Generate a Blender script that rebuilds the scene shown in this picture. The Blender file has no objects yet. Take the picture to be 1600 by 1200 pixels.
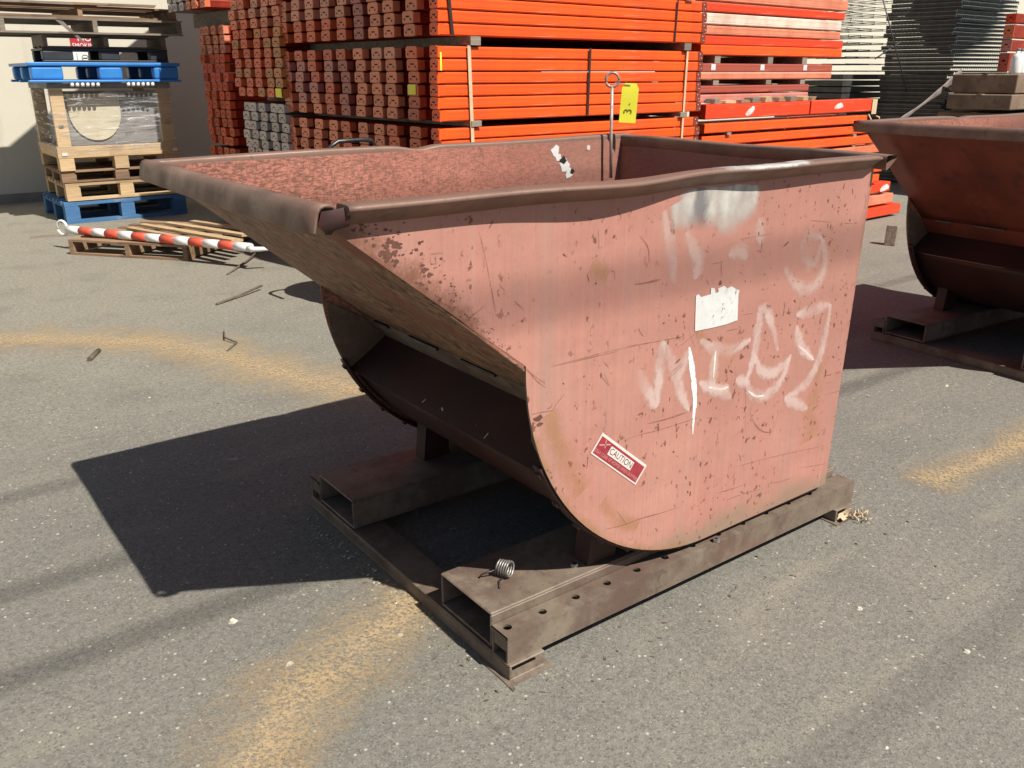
import bpy, bmesh, math, random
from mathutils import Vector, Matrix
random.seed(7)
S = bpy.context.scene
C = S.collection
R = math.radians

# ------------------------------------------------------------------ camera
cam_d = bpy.data.cameras.new('camera'); cam = bpy.data.objects.new('camera', cam_d); C.objects.link(cam)
cam_d.sensor_fit = 'HORIZONTAL'; cam_d.sensor_width = 36; cam_d.lens = 30.654
cam_d.clip_start = 0.05; cam_d.clip_end = 500
_r = Vector((0.802246, -0.596994, -0.000601)); _d = Vector((-0.200960, -0.269104, -0.941912)); _f = Vector((0.562154, 0.755765, -0.335859))
_m = Matrix((( _r.x, -_d.x, -_f.x), (_r.y, -_d.y, -_f.y), (_r.z, -_d.z, -_f.z))).to_4x4()
_m.translation = Vector((-1.03559, -1.42251, 1.38488))
cam.matrix_world = _m
S.camera = cam

# ------------------------------------------------------------------ sky, sun, exposure
SUN = Vector((0.12, -0.604, 0.788)).normalized()
w = bpy.data.worlds.new('World'); S.world = w; w.use_nodes = True
nt = w.node_tree; bg = nt.nodes['Background']
sky = nt.nodes.new('ShaderNodeTexSky'); sky.sky_type = 'NISHITA'; sky.sun_disc = False
sky.sun_elevation = math.asin(SUN.z); sky.sun_rotation = math.atan2(SUN.x, SUN.y)
nt.links.new(sky.outputs[0], bg.inputs[0]); bg.inputs[1].default_value = 0.05
sd = bpy.data.lights.new('sun', 'SUN'); sd.energy = 5.0; sd.angle = R(0.53); sd.color = (1, 0.955, 0.88)
so = bpy.data.objects.new('sun', sd); C.objects.link(so); so.location = (1, -6, 8)
so.rotation_euler = SUN.to_track_quat('Z', 'Y').to_euler()
S.view_settings.view_transform = 'Standard'; S.view_settings.look = 'None'
S.view_settings.gamma = 1; S.view_settings.use_curve_mapping = False
S.view_settings.exposure = 0.45
S.cycles.max_bounces = 6; S.cycles.diffuse_bounces = 3; S.cycles.glossy_bounces = 2; S.cycles.transparent_max_bounces = 8

# ------------------------------------------------------------------ mesh helpers
class MB:
    def __init__(s): s.v = []; s.f = []; s.m = []; s.sm = []
    def face(s, idx, m=0, sm=False): s.f.append(idx); s.m.append(m); s.sm.append(sm)
    def box(s, x0, x1, y0, y1, z0, z1, m=0):
        b = len(s.v)
        s.v += [(x0,y0,z0),(x1,y0,z0),(x1,y1,z0),(x0,y1,z0),(x0,y0,z1),(x1,y0,z1),(x1,y1,z1),(x0,y1,z1)]
        for q in ((0,3,2,1),(4,5,6,7),(0,1,5,4),(1,2,6,5),(2,3,7,6),(3,0,4,7)): s.face([b+i for i in q], m)
        return s
    def prism(s, poly, fn, a, b, m=0, sm=False, caps=True):
        """poly of 2-D points, fn(p, t) -> 3-D; extruded from t=a to t=b"""
        n = len(poly); o = len(s.v)
        s.v += [fn(p, a) for p in poly] + [fn(p, b) for p in poly]
        for i in range(n):
            j = (i+1) % n; s.face([o+i, o+j, o+n+j, o+n+i], m, sm)
        if caps: s.face([o+i for i in range(n)][::-1], m); s.face([o+n+i for i in range(n)], m)
        return s
    def sheet(s, rows, m=0, sm=True, closed=False):
        o = len(s.v); n = len(rows[0])
        for r in rows: s.v += [tuple(p) for p in r]
        for i in range(len(rows)-1):
            for j in range(n if closed else n-1):
                k = (j+1) % n
                s.face([o+i*n+j, o+i*n+k, o+(i+1)*n+k, o+(i+1)*n+j], m, sm)
        return s
    def tube(s, path, r, n=8, m=0, caps=True, closed=False):
        P = [Vector(p) for p in path]; rr = r if isinstance(r, (list, tuple)) else [r]*len(P)
        rows = []; up = Vector((0,0,1))
        for i, p in enumerate(P):
            if closed: t = P[(i+1) % len(P)] - P[i-1]
            else: t = P[min(i+1, len(P)-1)] - P[max(i-1, 0)]
            t.normalize()
            a = t.cross(up)
            if a.length < 0.05: a = t.cross(Vector((0,1,0)))
            a.normalize(); b = a.cross(t)
            rows.append([p + rr[i]*(math.cos(2*math.pi*k/n)*a + math.sin(2*math.pi*k/n)*b) for k in range(n)])
        if closed: rows.append(rows[0])
        o = len(s.v); s.sheet(rows, m, True, True)
        if caps and not closed:
            s.face([o+k for k in range(n)], m); e = o+(len(rows)-1)*n; s.face([e+k for k in range(n)][::-1], m)
        return s
    def quad(s, a, b, c, d, m=0):
        o = len(s.v); s.v += [tuple(a), tuple(b), tuple(c), tuple(d)]; s.face([o,o+1,o+2,o+3], m); return s
    def mesh(s, name, mats):
        me = bpy.data.meshes.new(name); me.from_pydata([tuple(p) for p in s.v], [], s.f)
        for m in (mats if isinstance(mats, (list, tuple)) else [mats]): me.materials.append(m)
        me.polygons.foreach_set('material_index', s.m); me.polygons.foreach_set('use_smooth', s.sm)
        bm = bmesh.new(); bm.from_mesh(me); bmesh.ops.recalc_face_normals(bm, faces=bm.faces[:]); bm.to_mesh(me); bm.free()
        me.update(); return me
    def build(s, name, mats, parent=None, bevel=0, seg=2):
        return link(name, s.mesh(name, mats), parent, bevel, seg)

def link(name, me, parent=None, bevel=0, seg=2):
    o = bpy.data.objects.new(name, me); C.objects.link(o)
    if parent: o.parent = parent
    if bevel:
        b = o.modifiers.new('bevel', 'BEVEL'); b.width = bevel; b.segments = seg; b.limit_method = 'ANGLE'; b.angle_limit = R(40)
    return o
def tag(o, label=None, cat=None, group=None, kind=None):
    if label: o['label'] = label
    if cat: o['category'] = cat
    if group: o['group'] = group
    if kind: o['kind'] = kind
    return o
def empty(name, loc=(0,0,0), rz=0, label=None, cat=None, group=None):
    o = bpy.data.objects.new(name, None); C.objects.link(o); o.location = loc; o.rotation_euler = (0,0,rz); o.empty_display_size = .1
    return tag(o, label, cat, group)
def lerp(a, b, t): return a + (b-a)*t
def text_mesh(txt, size, fn, m, mb, align='CENTER', sx=1.0):
    """flat lettering appended to an MB; fn(u, v) -> 3-D"""
    cu = bpy.data.curves.new('lettering', 'FONT'); cu.body = txt; cu.size = size; cu.align_x = align; cu.align_y = 'CENTER'; cu.resolution_u = 3
    ob = bpy.data.objects.new('lettering', cu); C.objects.link(ob)
    dg = bpy.context.evaluated_depsgraph_get(); me = bpy.data.meshes.new_from_object(ob.evaluated_get(dg))
    o = len(mb.v); mb.v += [tuple(fn(v.co.x*sx, v.co.y)) for v in me.vertices]
    for p in me.polygons: mb.face([o+i for i in p.vertices], m)
    bpy.data.objects.remove(ob); bpy.data.curves.remove(cu); bpy.data.meshes.remove(me)

# ------------------------------------------------------------------ material helpers
class MT:
    def __init__(s, name):
        s.m = bpy.data.materials.new(name); s.m.use_nodes = True; s.t = s.m.node_tree
        s.b = s.t.nodes['Principled BSDF']; s.out = s.t.nodes['Material Output']
        s.tc = s.t.nodes.new('ShaderNodeTexCoord')
    def n(s, typ, **kw):
        x = s.t.nodes.new('ShaderNode'+typ)
        for k, v in kw.items():
            if k.startswith('_'): setattr(x, k[1:], v)
            else: s.put(x.inputs[k.replace('__', ' ')] if k in x.inputs or k.replace('__',' ') in x.inputs else x.inputs[int(k[1:])], v)
        return x
    def put(s, inp, v):
        if isinstance(v, bpy.types.NodeSocket): s.t.links.new(v, inp)
        elif isinstance(v, (tuple, list)) and len(v) == 3 and inp.type == 'RGBA': inp.default_value = (*v, 1)
        else: inp.default_value = v
    def co(s, scale=(1,1,1), rot=(0,0,0), src='Object', loc=(0,0,0)):
        mp = s.n('Mapping'); s.put(mp.inputs['Vector'], s.tc.outputs[src]); mp.inputs['Scale'].default_value = scale
        mp.inputs['Rotation'].default_value = rot; mp.inputs['Location'].default_value = loc; return mp.outputs[0]
    def noise(s, scale, detail=4, rough=.55, vec=None, dist=0.0):
        x = s.n('TexNoise', Scale=scale, Detail=detail, Roughness=rough, Distortion=dist)
        s.put(x.inputs['Vector'], vec if vec is not None else s.tc.outputs['Object']); return x.outputs['Fac']
    def vor(s, scale, vec=None, feature='F1', out='Distance'):
        x = s.n('TexVoronoi', _feature=feature, Scale=scale); s.put(x.inputs['Vector'], vec if vec is not None else s.tc.outputs['Object']); return x.outputs[out]
    def ramp(s, fac, lo, hi, a=0.0, b=1.0):
        x = s.n('MapRange', _interpolation_type='SMOOTHSTEP'); s.put(x.inputs['Value'], fac)
        x.inputs['From Min'].default_value = lo; x.inputs['From Max'].default_value = hi; x.inputs['To Min'].default_value = a; x.inputs['To Max'].default_value = b
        return x.outputs[0]
    def math(s, op, a, b=0.0, clamp=False):
        x = s.n('Math', _operation=op, _use_clamp=clamp); s.put(x.inputs[0], a); s.put(x.inputs[1], b); return x.outputs[0]
    def mix(s, fac, a, b, mode='MIX'):
        x = s.n('MixRGB', _blend_type=mode); s.put(x.inputs[0], fac); s.put(x.inputs[1], a); s.put(x.inputs[2], b); return x.outputs[0]
    def xyz(s, v=None, src='Object'):
        x = s.n('SeparateXYZ'); s.put(x.inputs[0], v if v is not None else s.tc.outputs[src]); return x.outputs
    def bump(s, h, strength=.3, dist=.002):
        x = s.n('Bump', Strength=strength, Distance=dist); s.put(x.inputs['Height'], h); s.put(s.b.inputs['Normal'], x.outputs[0])
    def col(s, c): s.put(s.b.inputs['Base Color'], c); return s
    def rough(s, r, metal=0, spec=.5):
        s.put(s.b.inputs['Roughness'], r); s.put(s.b.inputs['Metallic'], metal); s.put(s.b.inputs['Specular IOR Level'], spec); return s
    def alpha(s, a): s.put(s.b.inputs['Alpha'], a); return s

def simple(name, c, rough=.6, metal=0, var=.25, scale=8, dirt=None):
    t = MT(name); n = t.noise(scale, 5)
    a = tuple(x*(1-var) for x in c); b = tuple(min(1, x*(1+var)) for x in c)
    k = t.mix(t.ramp(n, .3, .7), a, b)
    if dirt: k = t.mix(t.ramp(t.noise(scale*2.3, 6, .65), .52, .68, 0, .7), k, dirt)
    t.col(k).rough(rough, metal); t.bump(t.noise(scale*12, 3), .15, .002)
    return t.m

# ------------------------------------------------------------------ materials
ARC_R_ = .64
def m_plate():
    t = MT('faded_red_oxide_paint')
    n1 = t.noise(2.4, 5); n2 = t.noise(9, 6, .6)
    k = t.mix(t.ramp(n1, .32, .68), (.480,.232,.178), (.425,.190,.147))
    st = t.noise(1, 5, .65, t.co((75, 75, 1.5)))                       # vertical rain streaks
    k = t.mix(t.ramp(st, .42, .78, 0, .42), k, (.50,.290,.222))
    st2 = t.noise(1, 6, .7, t.co((140, 140, 2.2), loc=(3,1,2)))
    k = t.mix(t.ramp(st2, .48, .75, 0, .60), k, (.33,.165,.125))
    k = t.mix(t.ramp(n2, .54, .74, 0, .40), k, (.34,.19,.15))
    st3 = t.noise(1, 4, .6, t.co((11, 11, .9), loc=(7,0,1)))
    k = t.mix(t.ramp(st3, .50, .76, 0, .60), k, (.33,.215,.175))
    rp = t.noise(3.1, 6, .62, t.co((1,1,.55), loc=(4.2,0,1.7)))        # ochre rust bleeding
    k = t.mix(t.ramp(rp, .60, .72, 0, .65), k, (.46,.22,.075))
    x, y, z = t.xyz()
    e = t.math('ADD', z, t.math('MULTIPLY', t.noise(7, 5), .16))       # road dirt along the bottom edge
    k = t.mix(t.ramp(e, .315, .235, 0, .75), k, (.235,.185,.125))
    fade = t.noise(1.1, 4, .55, t.co(loc=(9,2,4)))
    k = t.mix(t.ramp(fade, .38, .66, 0, .70), k, (.355,.165,.130))
    def edge_rust(k, d, w_, dens, c, sc=18):
        q = t.math('ADD', d, t.math('MULTIPLY', t.noise(sc, 7, .75), w_))
        return t.mix(t.ramp(q, w_*.80, w_*.42, 0, dens), k, c)
    d1 = t.math('ADD', t.math('MULTIPLY', t.math('ADD', x, .372), .640), t.math('MULTIPLY', t.math('SUBTRACT', z, 1.142), .769))
    d1 = t.math('ADD', t.math('ADD', d1, t.ramp(x, -.12, .05, 0, .06)), t.ramp(z, .82, .72, 0, .7))
    k = edge_rust(k, d1, .16, .85, (.150,.062,.036))
    ax_ = t.math('SUBTRACT', x, .70); az_ = t.math('SUBTRACT', z, .785)
    rr_ = t.math('SQRT', t.math('ADD', t.math('MULTIPLY', ax_, ax_), t.math('MULTIPLY', az_, az_)))
    low = t.math('ADD', t.math('SUBTRACT', ARC_R_, rr_), t.ramp(z, .60, .82, 0, .5)); low = t.math('ADD', low, t.ramp(x, .62, .80, 0, .5))
    k = edge_rust(k, low, .075, .75, (.30,.165,.075), 14)
    k = edge_rust(k, t.math('SUBTRACT', 1.30, x), .075, .7, (.24,.13,.085), 22)
    k = edge_rust(k, t.math('SUBTRACT', 1.152, z), .07, .6, (.22,.10,.07), 25)
    ch = t.noise(1, 4, .55, t.co((55, 55, 40)))
    big = t.noise(5, 3)
    chip = t.math('MULTIPLY', t.ramp(ch, .595, .645), t.ramp(big, .43, .58))
    k = t.mix(t.math('MULTIPLY', chip, .85), k, (.135,.050,.030))
    fine = t.ramp(t.noise(1, 4, .65, t.co((210,210,60))), .58, .72, 0, .45)
    k = t.mix(fine, k, (.22,.09,.06))
    t.col(k).rough(t.ramp(n2, .3, .7, .50, .70), 0, .35)
    h = t.math('ADD', t.noise(3, 3), t.math('MULTIPLY', t.noise(60, 4), .05))
    t.bump(h, .6, .020); return t.m
def m_inner():
    t = MT('scoured_paint_inside')
    n = t.noise(3.5, 5)
    k = t.mix(t.ramp(n, .3, .7), (.50,.205,.145), (.41,.150,.108))
    x, y, z = t.xyz()
    lft = t.math('ADD', x, t.math('MULTIPLY', t.noise(5, 4), .5))
    wear = t.ramp(lft, .95, -.05, .45, 1)
    for sc, rot, lo, hi, c in (((40,40,150), 40, .46, .62, (.17,.08,.052)), ((60,60,220), -52, .48, .62, (.14,.065,.042)), ((130,130,50), 12, .50, .64, (.18,.085,.055))):
        a = t.noise(1, 5, .7, t.co(sc, (0, R(rot), 0), loc=(rot*.1, 0, sc[0]*.3)))
        k = t.mix(t.math('MULTIPLY', t.ramp(a, lo, hi), wear), k, c)
    c = t.noise(70, 8, .8)
    k = t.mix(t.ramp(c, .52, .64, 0, .65), k, (.13,.068,.046))
    e = t.math('ADD', x, t.math('MULTIPLY', t.noise(6, 4), .35))
    k = t.mix(t.ramp(e, .85, 1.25, 0, .6), k, (.26,.125,.095))
    t.col(k).rough(.62); t.bump(t.math('ADD', t.noise(40, 6, .7), t.math('MULTIPLY', t.noise(4, 2), 3.0)), .3, .005); return t.m
def m_chute():
    t = MT('scraped_rusty_chute')
    v = t.co((3, 26, 26), (0, R(41.5), 0)); v2 = t.co((1.6, 60, 60), (0, R(41.5), 0), loc=(2,3,1))
    a = t.noise(1, 6, .7, v); b = t.noise(1, 6, .7, v2); n = t.noise(4, 4)
    k = t.mix(t.ramp(a, .35, .65), (.36,.215,.125), (.21,.105,.064))
    k = t.mix(t.ramp(b, .48, .60, 0, .85), k, (.065,.034,.022))
    k = t.mix(t.ramp(n, .48, .66, 0, .8), k, (.25,.095,.062))
    t.col(k).rough(.62, .1); t.bump(b, .25, .003); return t.m
def m_rim():
    t = MT('worn_brown_rim_steel')
    n = t.noise(7, 6, .6); s = t.noise(1, 5, .7, t.co((22, 22, 40)))
    k = t.mix(t.ramp(n, .35, .68), (.235,.140,.102), (.180,.104,.077))
    k = t.mix(t.ramp(s, .52, .70, 0, .6), k, (.19,.125,.092))
    k = t.mix(t.ramp(t.noise(30, 6, .7), .56, .70, 0, .45), k, (.075,.043,.033))
    t.col(k).rough(t.ramp(n, .3, .7, .40, .66), .2); t.bump(t.math('ADD', t.noise(16, 5), t.math('MULTIPLY', t.noise(90, 3), .2)), .35, .004); return t.m
def m_base():
    t = MT('dirty_base_steel')
    n = t.noise(4, 7, .68); g = t.noise(55, 6, .75)
    k = t.mix(t.ramp(n, .38, .60), (.195,.150,.110), (.130,.085,.064))
    k = t.mix(t.ramp(t.noise(2.2, 7, .7, t.co(loc=(3,1,2))), .54, .70, 0, .60), k, (.235,.115,.085))
    k = t.mix(t.ramp(t.noise(5, 7, .75, t.co(loc=(1,5,2))), .44, .66, 0, .80), k, (.255,.208,.155))
    k = t.mix(t.ramp(t.noise(16, 7, .75), .56, .70, 0, .60), k, (.075,.055,.045))
    k = t.mix(t.ramp(g, .55, .70, 0, .5), k, (.07,.05,.04))
    t.col(k).rough(.62, .15); t.bump(t.math('ADD', g, t.noise(12, 5)), .4, .003); return t.m
def m_under():  # greasy underside red, darkened further to carry the shade below the tub
    t = MT('greasy_red_with_shade')
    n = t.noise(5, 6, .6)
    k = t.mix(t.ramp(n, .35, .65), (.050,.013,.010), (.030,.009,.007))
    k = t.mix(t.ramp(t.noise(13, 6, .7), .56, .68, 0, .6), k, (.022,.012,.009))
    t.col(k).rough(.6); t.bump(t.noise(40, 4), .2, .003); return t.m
def m_spray(name, c, dens, lo=.40, hi=.60, sc=38, ew=.45, fade=None):
    t = MT(name); t.col(c).rough(.7)
    n = t.noise(sc, 5, .7); n2 = t.noise(9, 3)
    v = t.n('UVMap').outputs[0]; u = t.xyz(v)
    edge = t.math('SUBTRACT', 1.0, t.math('ABSOLUTE', t.math('SUBTRACT', t.math('MULTIPLY', u[1], 2.0), 1.0)))
    a = t.math('MULTIPLY', t.ramp(t.math('ADD', t.math('MULTIPLY', edge, ew), n), lo+.10, hi+.22), t.ramp(n2, .30, .62, .35, 1))
    if fade: a = t.math('MULTIPLY', a, t.ramp(t.math('ADD', u[0], t.math('MULTIPLY', n2, .5)), fade[1], fade[0]))
    t.alpha(t.math('MULTIPLY', a, dens, True)); return t.m
def m_ground():
    t = MT('worn_asphalt')
    o = t.tc.outputs['Object']
    n1 = t.noise(.55, 5, .6); n2 = t.noise(2.6, 6, .6); n3 = t.noise(48, 8, .82)
    k = t.mix(t.ramp(n1, .34, .66), (.186,.176,.150), (.222,.208,.176))
    x, y, z = t.xyz()
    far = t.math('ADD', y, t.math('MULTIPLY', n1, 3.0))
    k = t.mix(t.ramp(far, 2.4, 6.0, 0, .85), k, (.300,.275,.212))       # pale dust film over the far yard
    k = t.mix(t.ramp(n2, .48, .74, 0, .50), k, (.140,.134,.115))
    k = t.mix(t.ramp(n3, .38, .66, 0, .70), k, (.108,.103,.090))
    n5 = t.noise(1, 5, .65, t.co((1.2, 6, 1), (0,0,R(28))))
    k = t.mix(t.ramp(n5, .52, .72, 0, .6), k, (.245,.222,.175))
    vc = t.vor(230, out='Color'); vs = t.xyz(vc)
    k = t.mix(t.ramp(vs[0], .80, .92, 0, .45), k, (.31,.285,.225))
    k = t.mix(t.ramp(vs[1], .82, .92, 0, .55), k, (.085,.080,.070))
    vb = t.n('TexVoronoi', Scale=78.0); t.put(vb.inputs['Vector'], o); vbs = t.xyz(vb.outputs['Color'])
    st = t.math('MULTIPLY', t.ramp(vbs[0], .955, .965), t.ramp(vb.outputs['Distance'], .36, .24))
    k = t.mix(t.math('MULTIPLY', st, .7), k, (.52,.475,.38))
    st2 = t.math('MULTIPLY', t.ramp(vbs[1], .95, .96), t.ramp(vb.outputs['Distance'], .45, .28))
    k = t.mix(t.math('MULTIPLY', st2, .5), k, (.085,.08,.07))
    t.col(k).rough(.9, 0, .25)
    h = t.math('ADD', t.math('MULTIPLY', t.vor(230), .5), t.math('MULTIPLY', n3, 1.0))
    t.bump(h, .38, .005); return t.m
def m_dust():
    t = MT('ochre_dust'); v = t.n('UVMap').outputs[0]; u = t.xyz(v)
    e1 = t.math('SUBTRACT', 1.0, t.math('ABSOLUTE', t.math('SUBTRACT', t.math('MULTIPLY', u[1], 2.0), 1.0)))
    e2 = t.math('MULTIPLY', t.math('MINIMUM', u[0], t.math('SUBTRACT', 1.0, u[0])), 7.0)
    e = t.math('MINIMUM', e1, e2)
    n = t.noise(4.5, 6, .68); g = t.noise(95, 4, .75); s = t.noise(1, 5, .7, t.co((5, 22, 5), (0,0,R(-25))))
    a = t.math('ADD', t.math('ADD', e, t.math('MULTIPLY', n, 1.3)), t.math('MULTIPLY', s, .7))
    a = t.math('MULTIPLY', t.ramp(a, 1.12, 2.2), t.ramp(g, .36, .60, .15, 1))
    t.alpha(t.math('MULTIPLY', a, .88, True))
    t.col(t.mix(t.ramp(n, .3, .7), (.53,.395,.235), (.46,.325,.175))).rough(.95, 0, .1); return t.m
def m_beam(name='rack_enamel', rough=.42):
    t = MT(name); oi = t.n('ObjectInfo'); c = oi.outputs['Color']
    n = t.noise(5, 5, .6); d = t.noise(1, 5, .7, t.co((2, 30, 30)))
    k = t.mix(t.ramp(n, .35, .7, 0, .40), c, (.40,.06,.02))
    k = t.mix(t.ramp(d, .55, .72, 0, .40), k, (.66,.28,.16))
    k = t.mix(t.ramp(t.noise(40, 5, .7), .64, .70, 0, .5), k, (.16,.07,.05))
    t.col(k).rough(rough, 0, .4); t.bump(t.noise(20, 3), .06, .002); return t.m
def m_wood(name, a, b, dark=(.06,.045,.035), ds=.6):
    t = MT(name)
    g = t.noise(1, 6, .65, t.co((3, 45, 45))); n = t.noise(3, 4); oi = t.n('ObjectInfo')
    k = t.mix(t.ramp(g, .35, .68), a, b)
    k = t.mix(t.ramp(n, .55, .72, 0, ds), k, dark)
    hv = t.n('HueSaturation'); t.put(hv.inputs['Value'], t.ramp(oi.outputs['Random'], 0, 1, .78, 1.15)); t.put(hv.inputs['Color'], k)
    t.col(hv.outputs[0]).rough(.8, 0, .3); t.bump(g, .4, .004); return t.m
def m_wall():
    t = MT('cream_stucco'); n = t.noise(.8, 5); f = t.noise(60, 4)
    k = t.mix(t.ramp(n, .35, .7), (.60,.565,.465), (.56,.52,.42))
    st = t.noise(1, 5, .65, t.co((4, 4, .35)))
    k = t.mix(t.ramp(st, .60, .80, 0, .35), k, (.36,.32,.26))
    t.col(k).rough(.9, 0, .2); t.bump(f, .3, .004); return t.m
def m_film():
    t = MT('stretch_film'); v = t.co((2, 2, 26)); n = t.noise(1, 6, .7, v, 1.2); b = t.noise(1, 4, .6, t.co((6, 6, 30), (0, R(12), 0)), 1.5)
    t.col((.75,.77,.78)).rough(.16, 0, .6)
    t.alpha(t.math('ADD', t.ramp(n, .50, .70, .05, .55), t.ramp(b, .60, .70, 0, .35), True)); t.bump(b, .8, .02); return t.m

M = dict(plate=m_plate(), inner=m_inner(), chute=m_chute(), rim=m_rim(), base=m_base(), under=m_under(), ground=m_ground(), dust=m_dust(), beam=m_beam(), wall=m_wall(), film=m_film())
M['spray'] = m_spray('white_spray_paint', (.74,.56,.50), .60, .36, .74, 46, .62)
M['ghost'] = m_spray('faded_spray_ghost', (.62,.43,.37), .60, .36, .80, 40, .65)
M['bright'] = m_spray('fresh_white_paint', (.90,.86,.80), .95, .30, .48)
M['silver'] = m_spray('silver_overspray', (.55,.52,.47), .95, .30, .85, 14, .9, (.75,1.25))
M['silver_dk'] = m_spray('grey_overspray', (.20,.19,.19), .9, .36, .9, 14, .9, (.75,1.25))
M['redpaint'] = simple('dark_red_paint', (.180,.042,.025), .5, 0, .22, 5, (.07,.03,.02))
M['smear'] = m_spray('rim_paint_smear', (.58,.55,.51), .85, .45, .95, 30, .9)
M['grime'] = simple('black_grime', (.012,.006,.005), .9, 0, .3, 8); M['grime'].node_tree.nodes['Principled BSDF'].inputs['Specular IOR Level'].default_value = .08
M['scratch'] = simple('bare_rust_scratch', (.125,.050,.032), .7, 0, .35, 30)
M['scuff'] = m_spray('faint_scuff', (.26,.11,.08), .55, .40, .62, 30)
M['ochre'] = m_spray('ochre_rust_bloom', (.45,.235,.085), .40, .62, 1.15, 26, .75)
M['white'] = simple('white_sticker', (.62,.61,.585), .55, 0, .05, 20, (.45,.42,.38))
M['label_red'] = simple('label_red', (.30,.035,.045), .45, 0, .15, 30)
M['label_white'] = simple('label_white', (.72,.60,.55), .5, 0, .06, 30)
M['label_pink'] = simple('label_pink', (.58,.25,.23), .5, 0, .1, 60)
M['black'] = simple('black_ink', (.022,.020,.020), .5, 0, .1)
M['ink'] = simple('marker_ink', (.20,.18,.03), .6, 0, .1)
M['tag'] = simple('tag_yellow', (.86,.80,.055), .6, 0, .04, 12)
M['bolt'] = simple('zinc_bolt', (.34,.325,.30), .45, .7, .2, 30)
M['rod'] = simple('worn_rod', (.40,.31,.27), .5, .3, .25, 20, (.16,.08,.06))
M['handle'] = simple('dark_handle', (.05,.045,.045), .35, .5, .3, 20)
M['cavity'] = simple('dark_hole', (.012,.008,.007), .9, 0, .1)
M['shade_red'] = simple('connector_painted_shade', (.20,.035,.018), .55, 0, .25, 20, (.09,.03,.02))  # deep red carries the shade on the right-end connectors and flanges
M['wood'] = m_wood('pale_pallet_wood', (.56,.41,.235), (.42,.28,.15), (.15,.09,.055), .4)
M['greywood'] = m_wood('weathered_grey_wood', (.265,.225,.175), (.155,.125,.098), (.05,.042,.036), .7)
M['brownwood'] = m_wood('brown_pallet_wood', (.30,.195,.115), (.18,.11,.068), (.06,.04,.03), .6)
M['bluewood'] = m_wood('blue_painted_wood', (.065,.17,.33), (.045,.115,.235), (.24,.26,.27), .7)
M['blueplastic'] = simple('blue_pallet_plastic', (.035,.22,.60), .42, 0, .12, 6)
M['blackplastic'] = simple('black_pallet_plastic', (.028,.032,.036), .5, 0, .2, 6)
M['grey'] = simple('grey_cardboard', (.22,.205,.19), .8, 0, .12, 5)
M['beige'] = simple('lit_wall_beige', (.52,.465,.33), .75, 0, .08, 4)
M['card'] = simple('brown_cardboard', (.20,.135,.09), .8, 0, .25, 4, (.12,.08,.055))
M['pole_red'] = simple('pole_red', (.62,.085,.045), .5, 0, .12)
M['pole_white'] = simple('pole_white', (.76,.74,.70), .5, 0, .08)
M['strap'] = simple('tan_strap', (.56,.43,.27), .6, 0, .12, 10)
M['band'] = simple('black_band', (.03,.02,.018), .5, 0, .15)
M['wire'] = simple('galvanised_wire', (.17,.185,.18), .42, .5, .2, 10)
M['wire_dk'] = simple('dark_wire', (.075,.072,.070), .5, .4, .2, 10)
M['cable'] = simple('cable_black', (.03,.03,.03), .6)
M['tarp'] = simple('torn_plastic_sheet', (.20,.165,.15), .45, 0, .25, 6)
M['pink'] = simple('pink_wrap', (.62,.16,.25), .5, 0, .15)
M['stone'] = simple('pale_stone', (.50,.46,.37), .85, 0, .35, 40)
M['twig'] = simple('dry_twig', (.12,.095,.065), .85, 0, .3, 30)
M['sign_red'] = simple('sign_red', (.45,.03,.04), .5, 0, .05)
M['sign_white'] = simple('sign_white', (.78,.78,.76), .5, 0, .03)
M['caster_steel'] = simple('corrugated_sheet', (.35,.36,.36), .5, .4, .15)

# ------------------------------------------------------------------ the setting
def grid_ground():
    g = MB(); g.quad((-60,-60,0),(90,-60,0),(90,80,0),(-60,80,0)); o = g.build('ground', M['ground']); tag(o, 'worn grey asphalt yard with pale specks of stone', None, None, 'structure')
grid_ground()

def ribbon_mesh(name, strokes, width, mat, fn, taper=True, sub=5):
    """flat ribbons following 2-D polylines, UV v across the stroke; fn(a, b) -> 3-D"""
    V = []; F = []; UV = []
    for si, s in enumerate(strokes):
        wd = width[si] if isinstance(width, (list, tuple)) else width
        P = [Vector((p[0], p[1])) for p in s]
        Q = []
        for i in range(len(P)-1):                                   # Catmull-Rom
            a = P[max(i-1,0)]; b = P[i]; c = P[i+1]; d = P[min(i+2,len(P)-1)]
            for k in range(sub):
                t = k/sub
                Q.append(.5*((2*b) + (c-a)*t + (2*a-5*b+4*c-d)*t*t + (3*b-a-3*c+d)*t**3))
        Q.append(P[-1]); n = len(Q); o = len(V)
        for i, q in enumerate(Q):
            t = (Q[min(i+1,n-1)] - Q[max(i-1,0)]); t = t.normalized() if t.length > 1e-9 else Vector((1,0)); nr = Vector((-t.y, t.x))
            ww = wd*(.5 if not taper else (.5*min(1, .35+2.2*min(i, n-1-i)/max(1,n-1))))
            for j in (-1, -.33, .33, 1): V.append(fn(*(q + nr*ww*j))); UV.append((i/(n-1), (j+1)/2))
        for i in range(n-1):
            for j in range(3): F.append((o+i*4+j, o+i*4+j+1, o+i*4+j+5, o+i*4+j+4))
    me = bpy.data.meshes.new(name); me.from_pydata([tuple(v) for v in V], [], F); me.materials.append(mat)
    uv = me.uv_layers.new(name='UVMap')
    for l in me.loops: uv.data[l.index].uv = UV[l.vertex_index]
    return me

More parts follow.
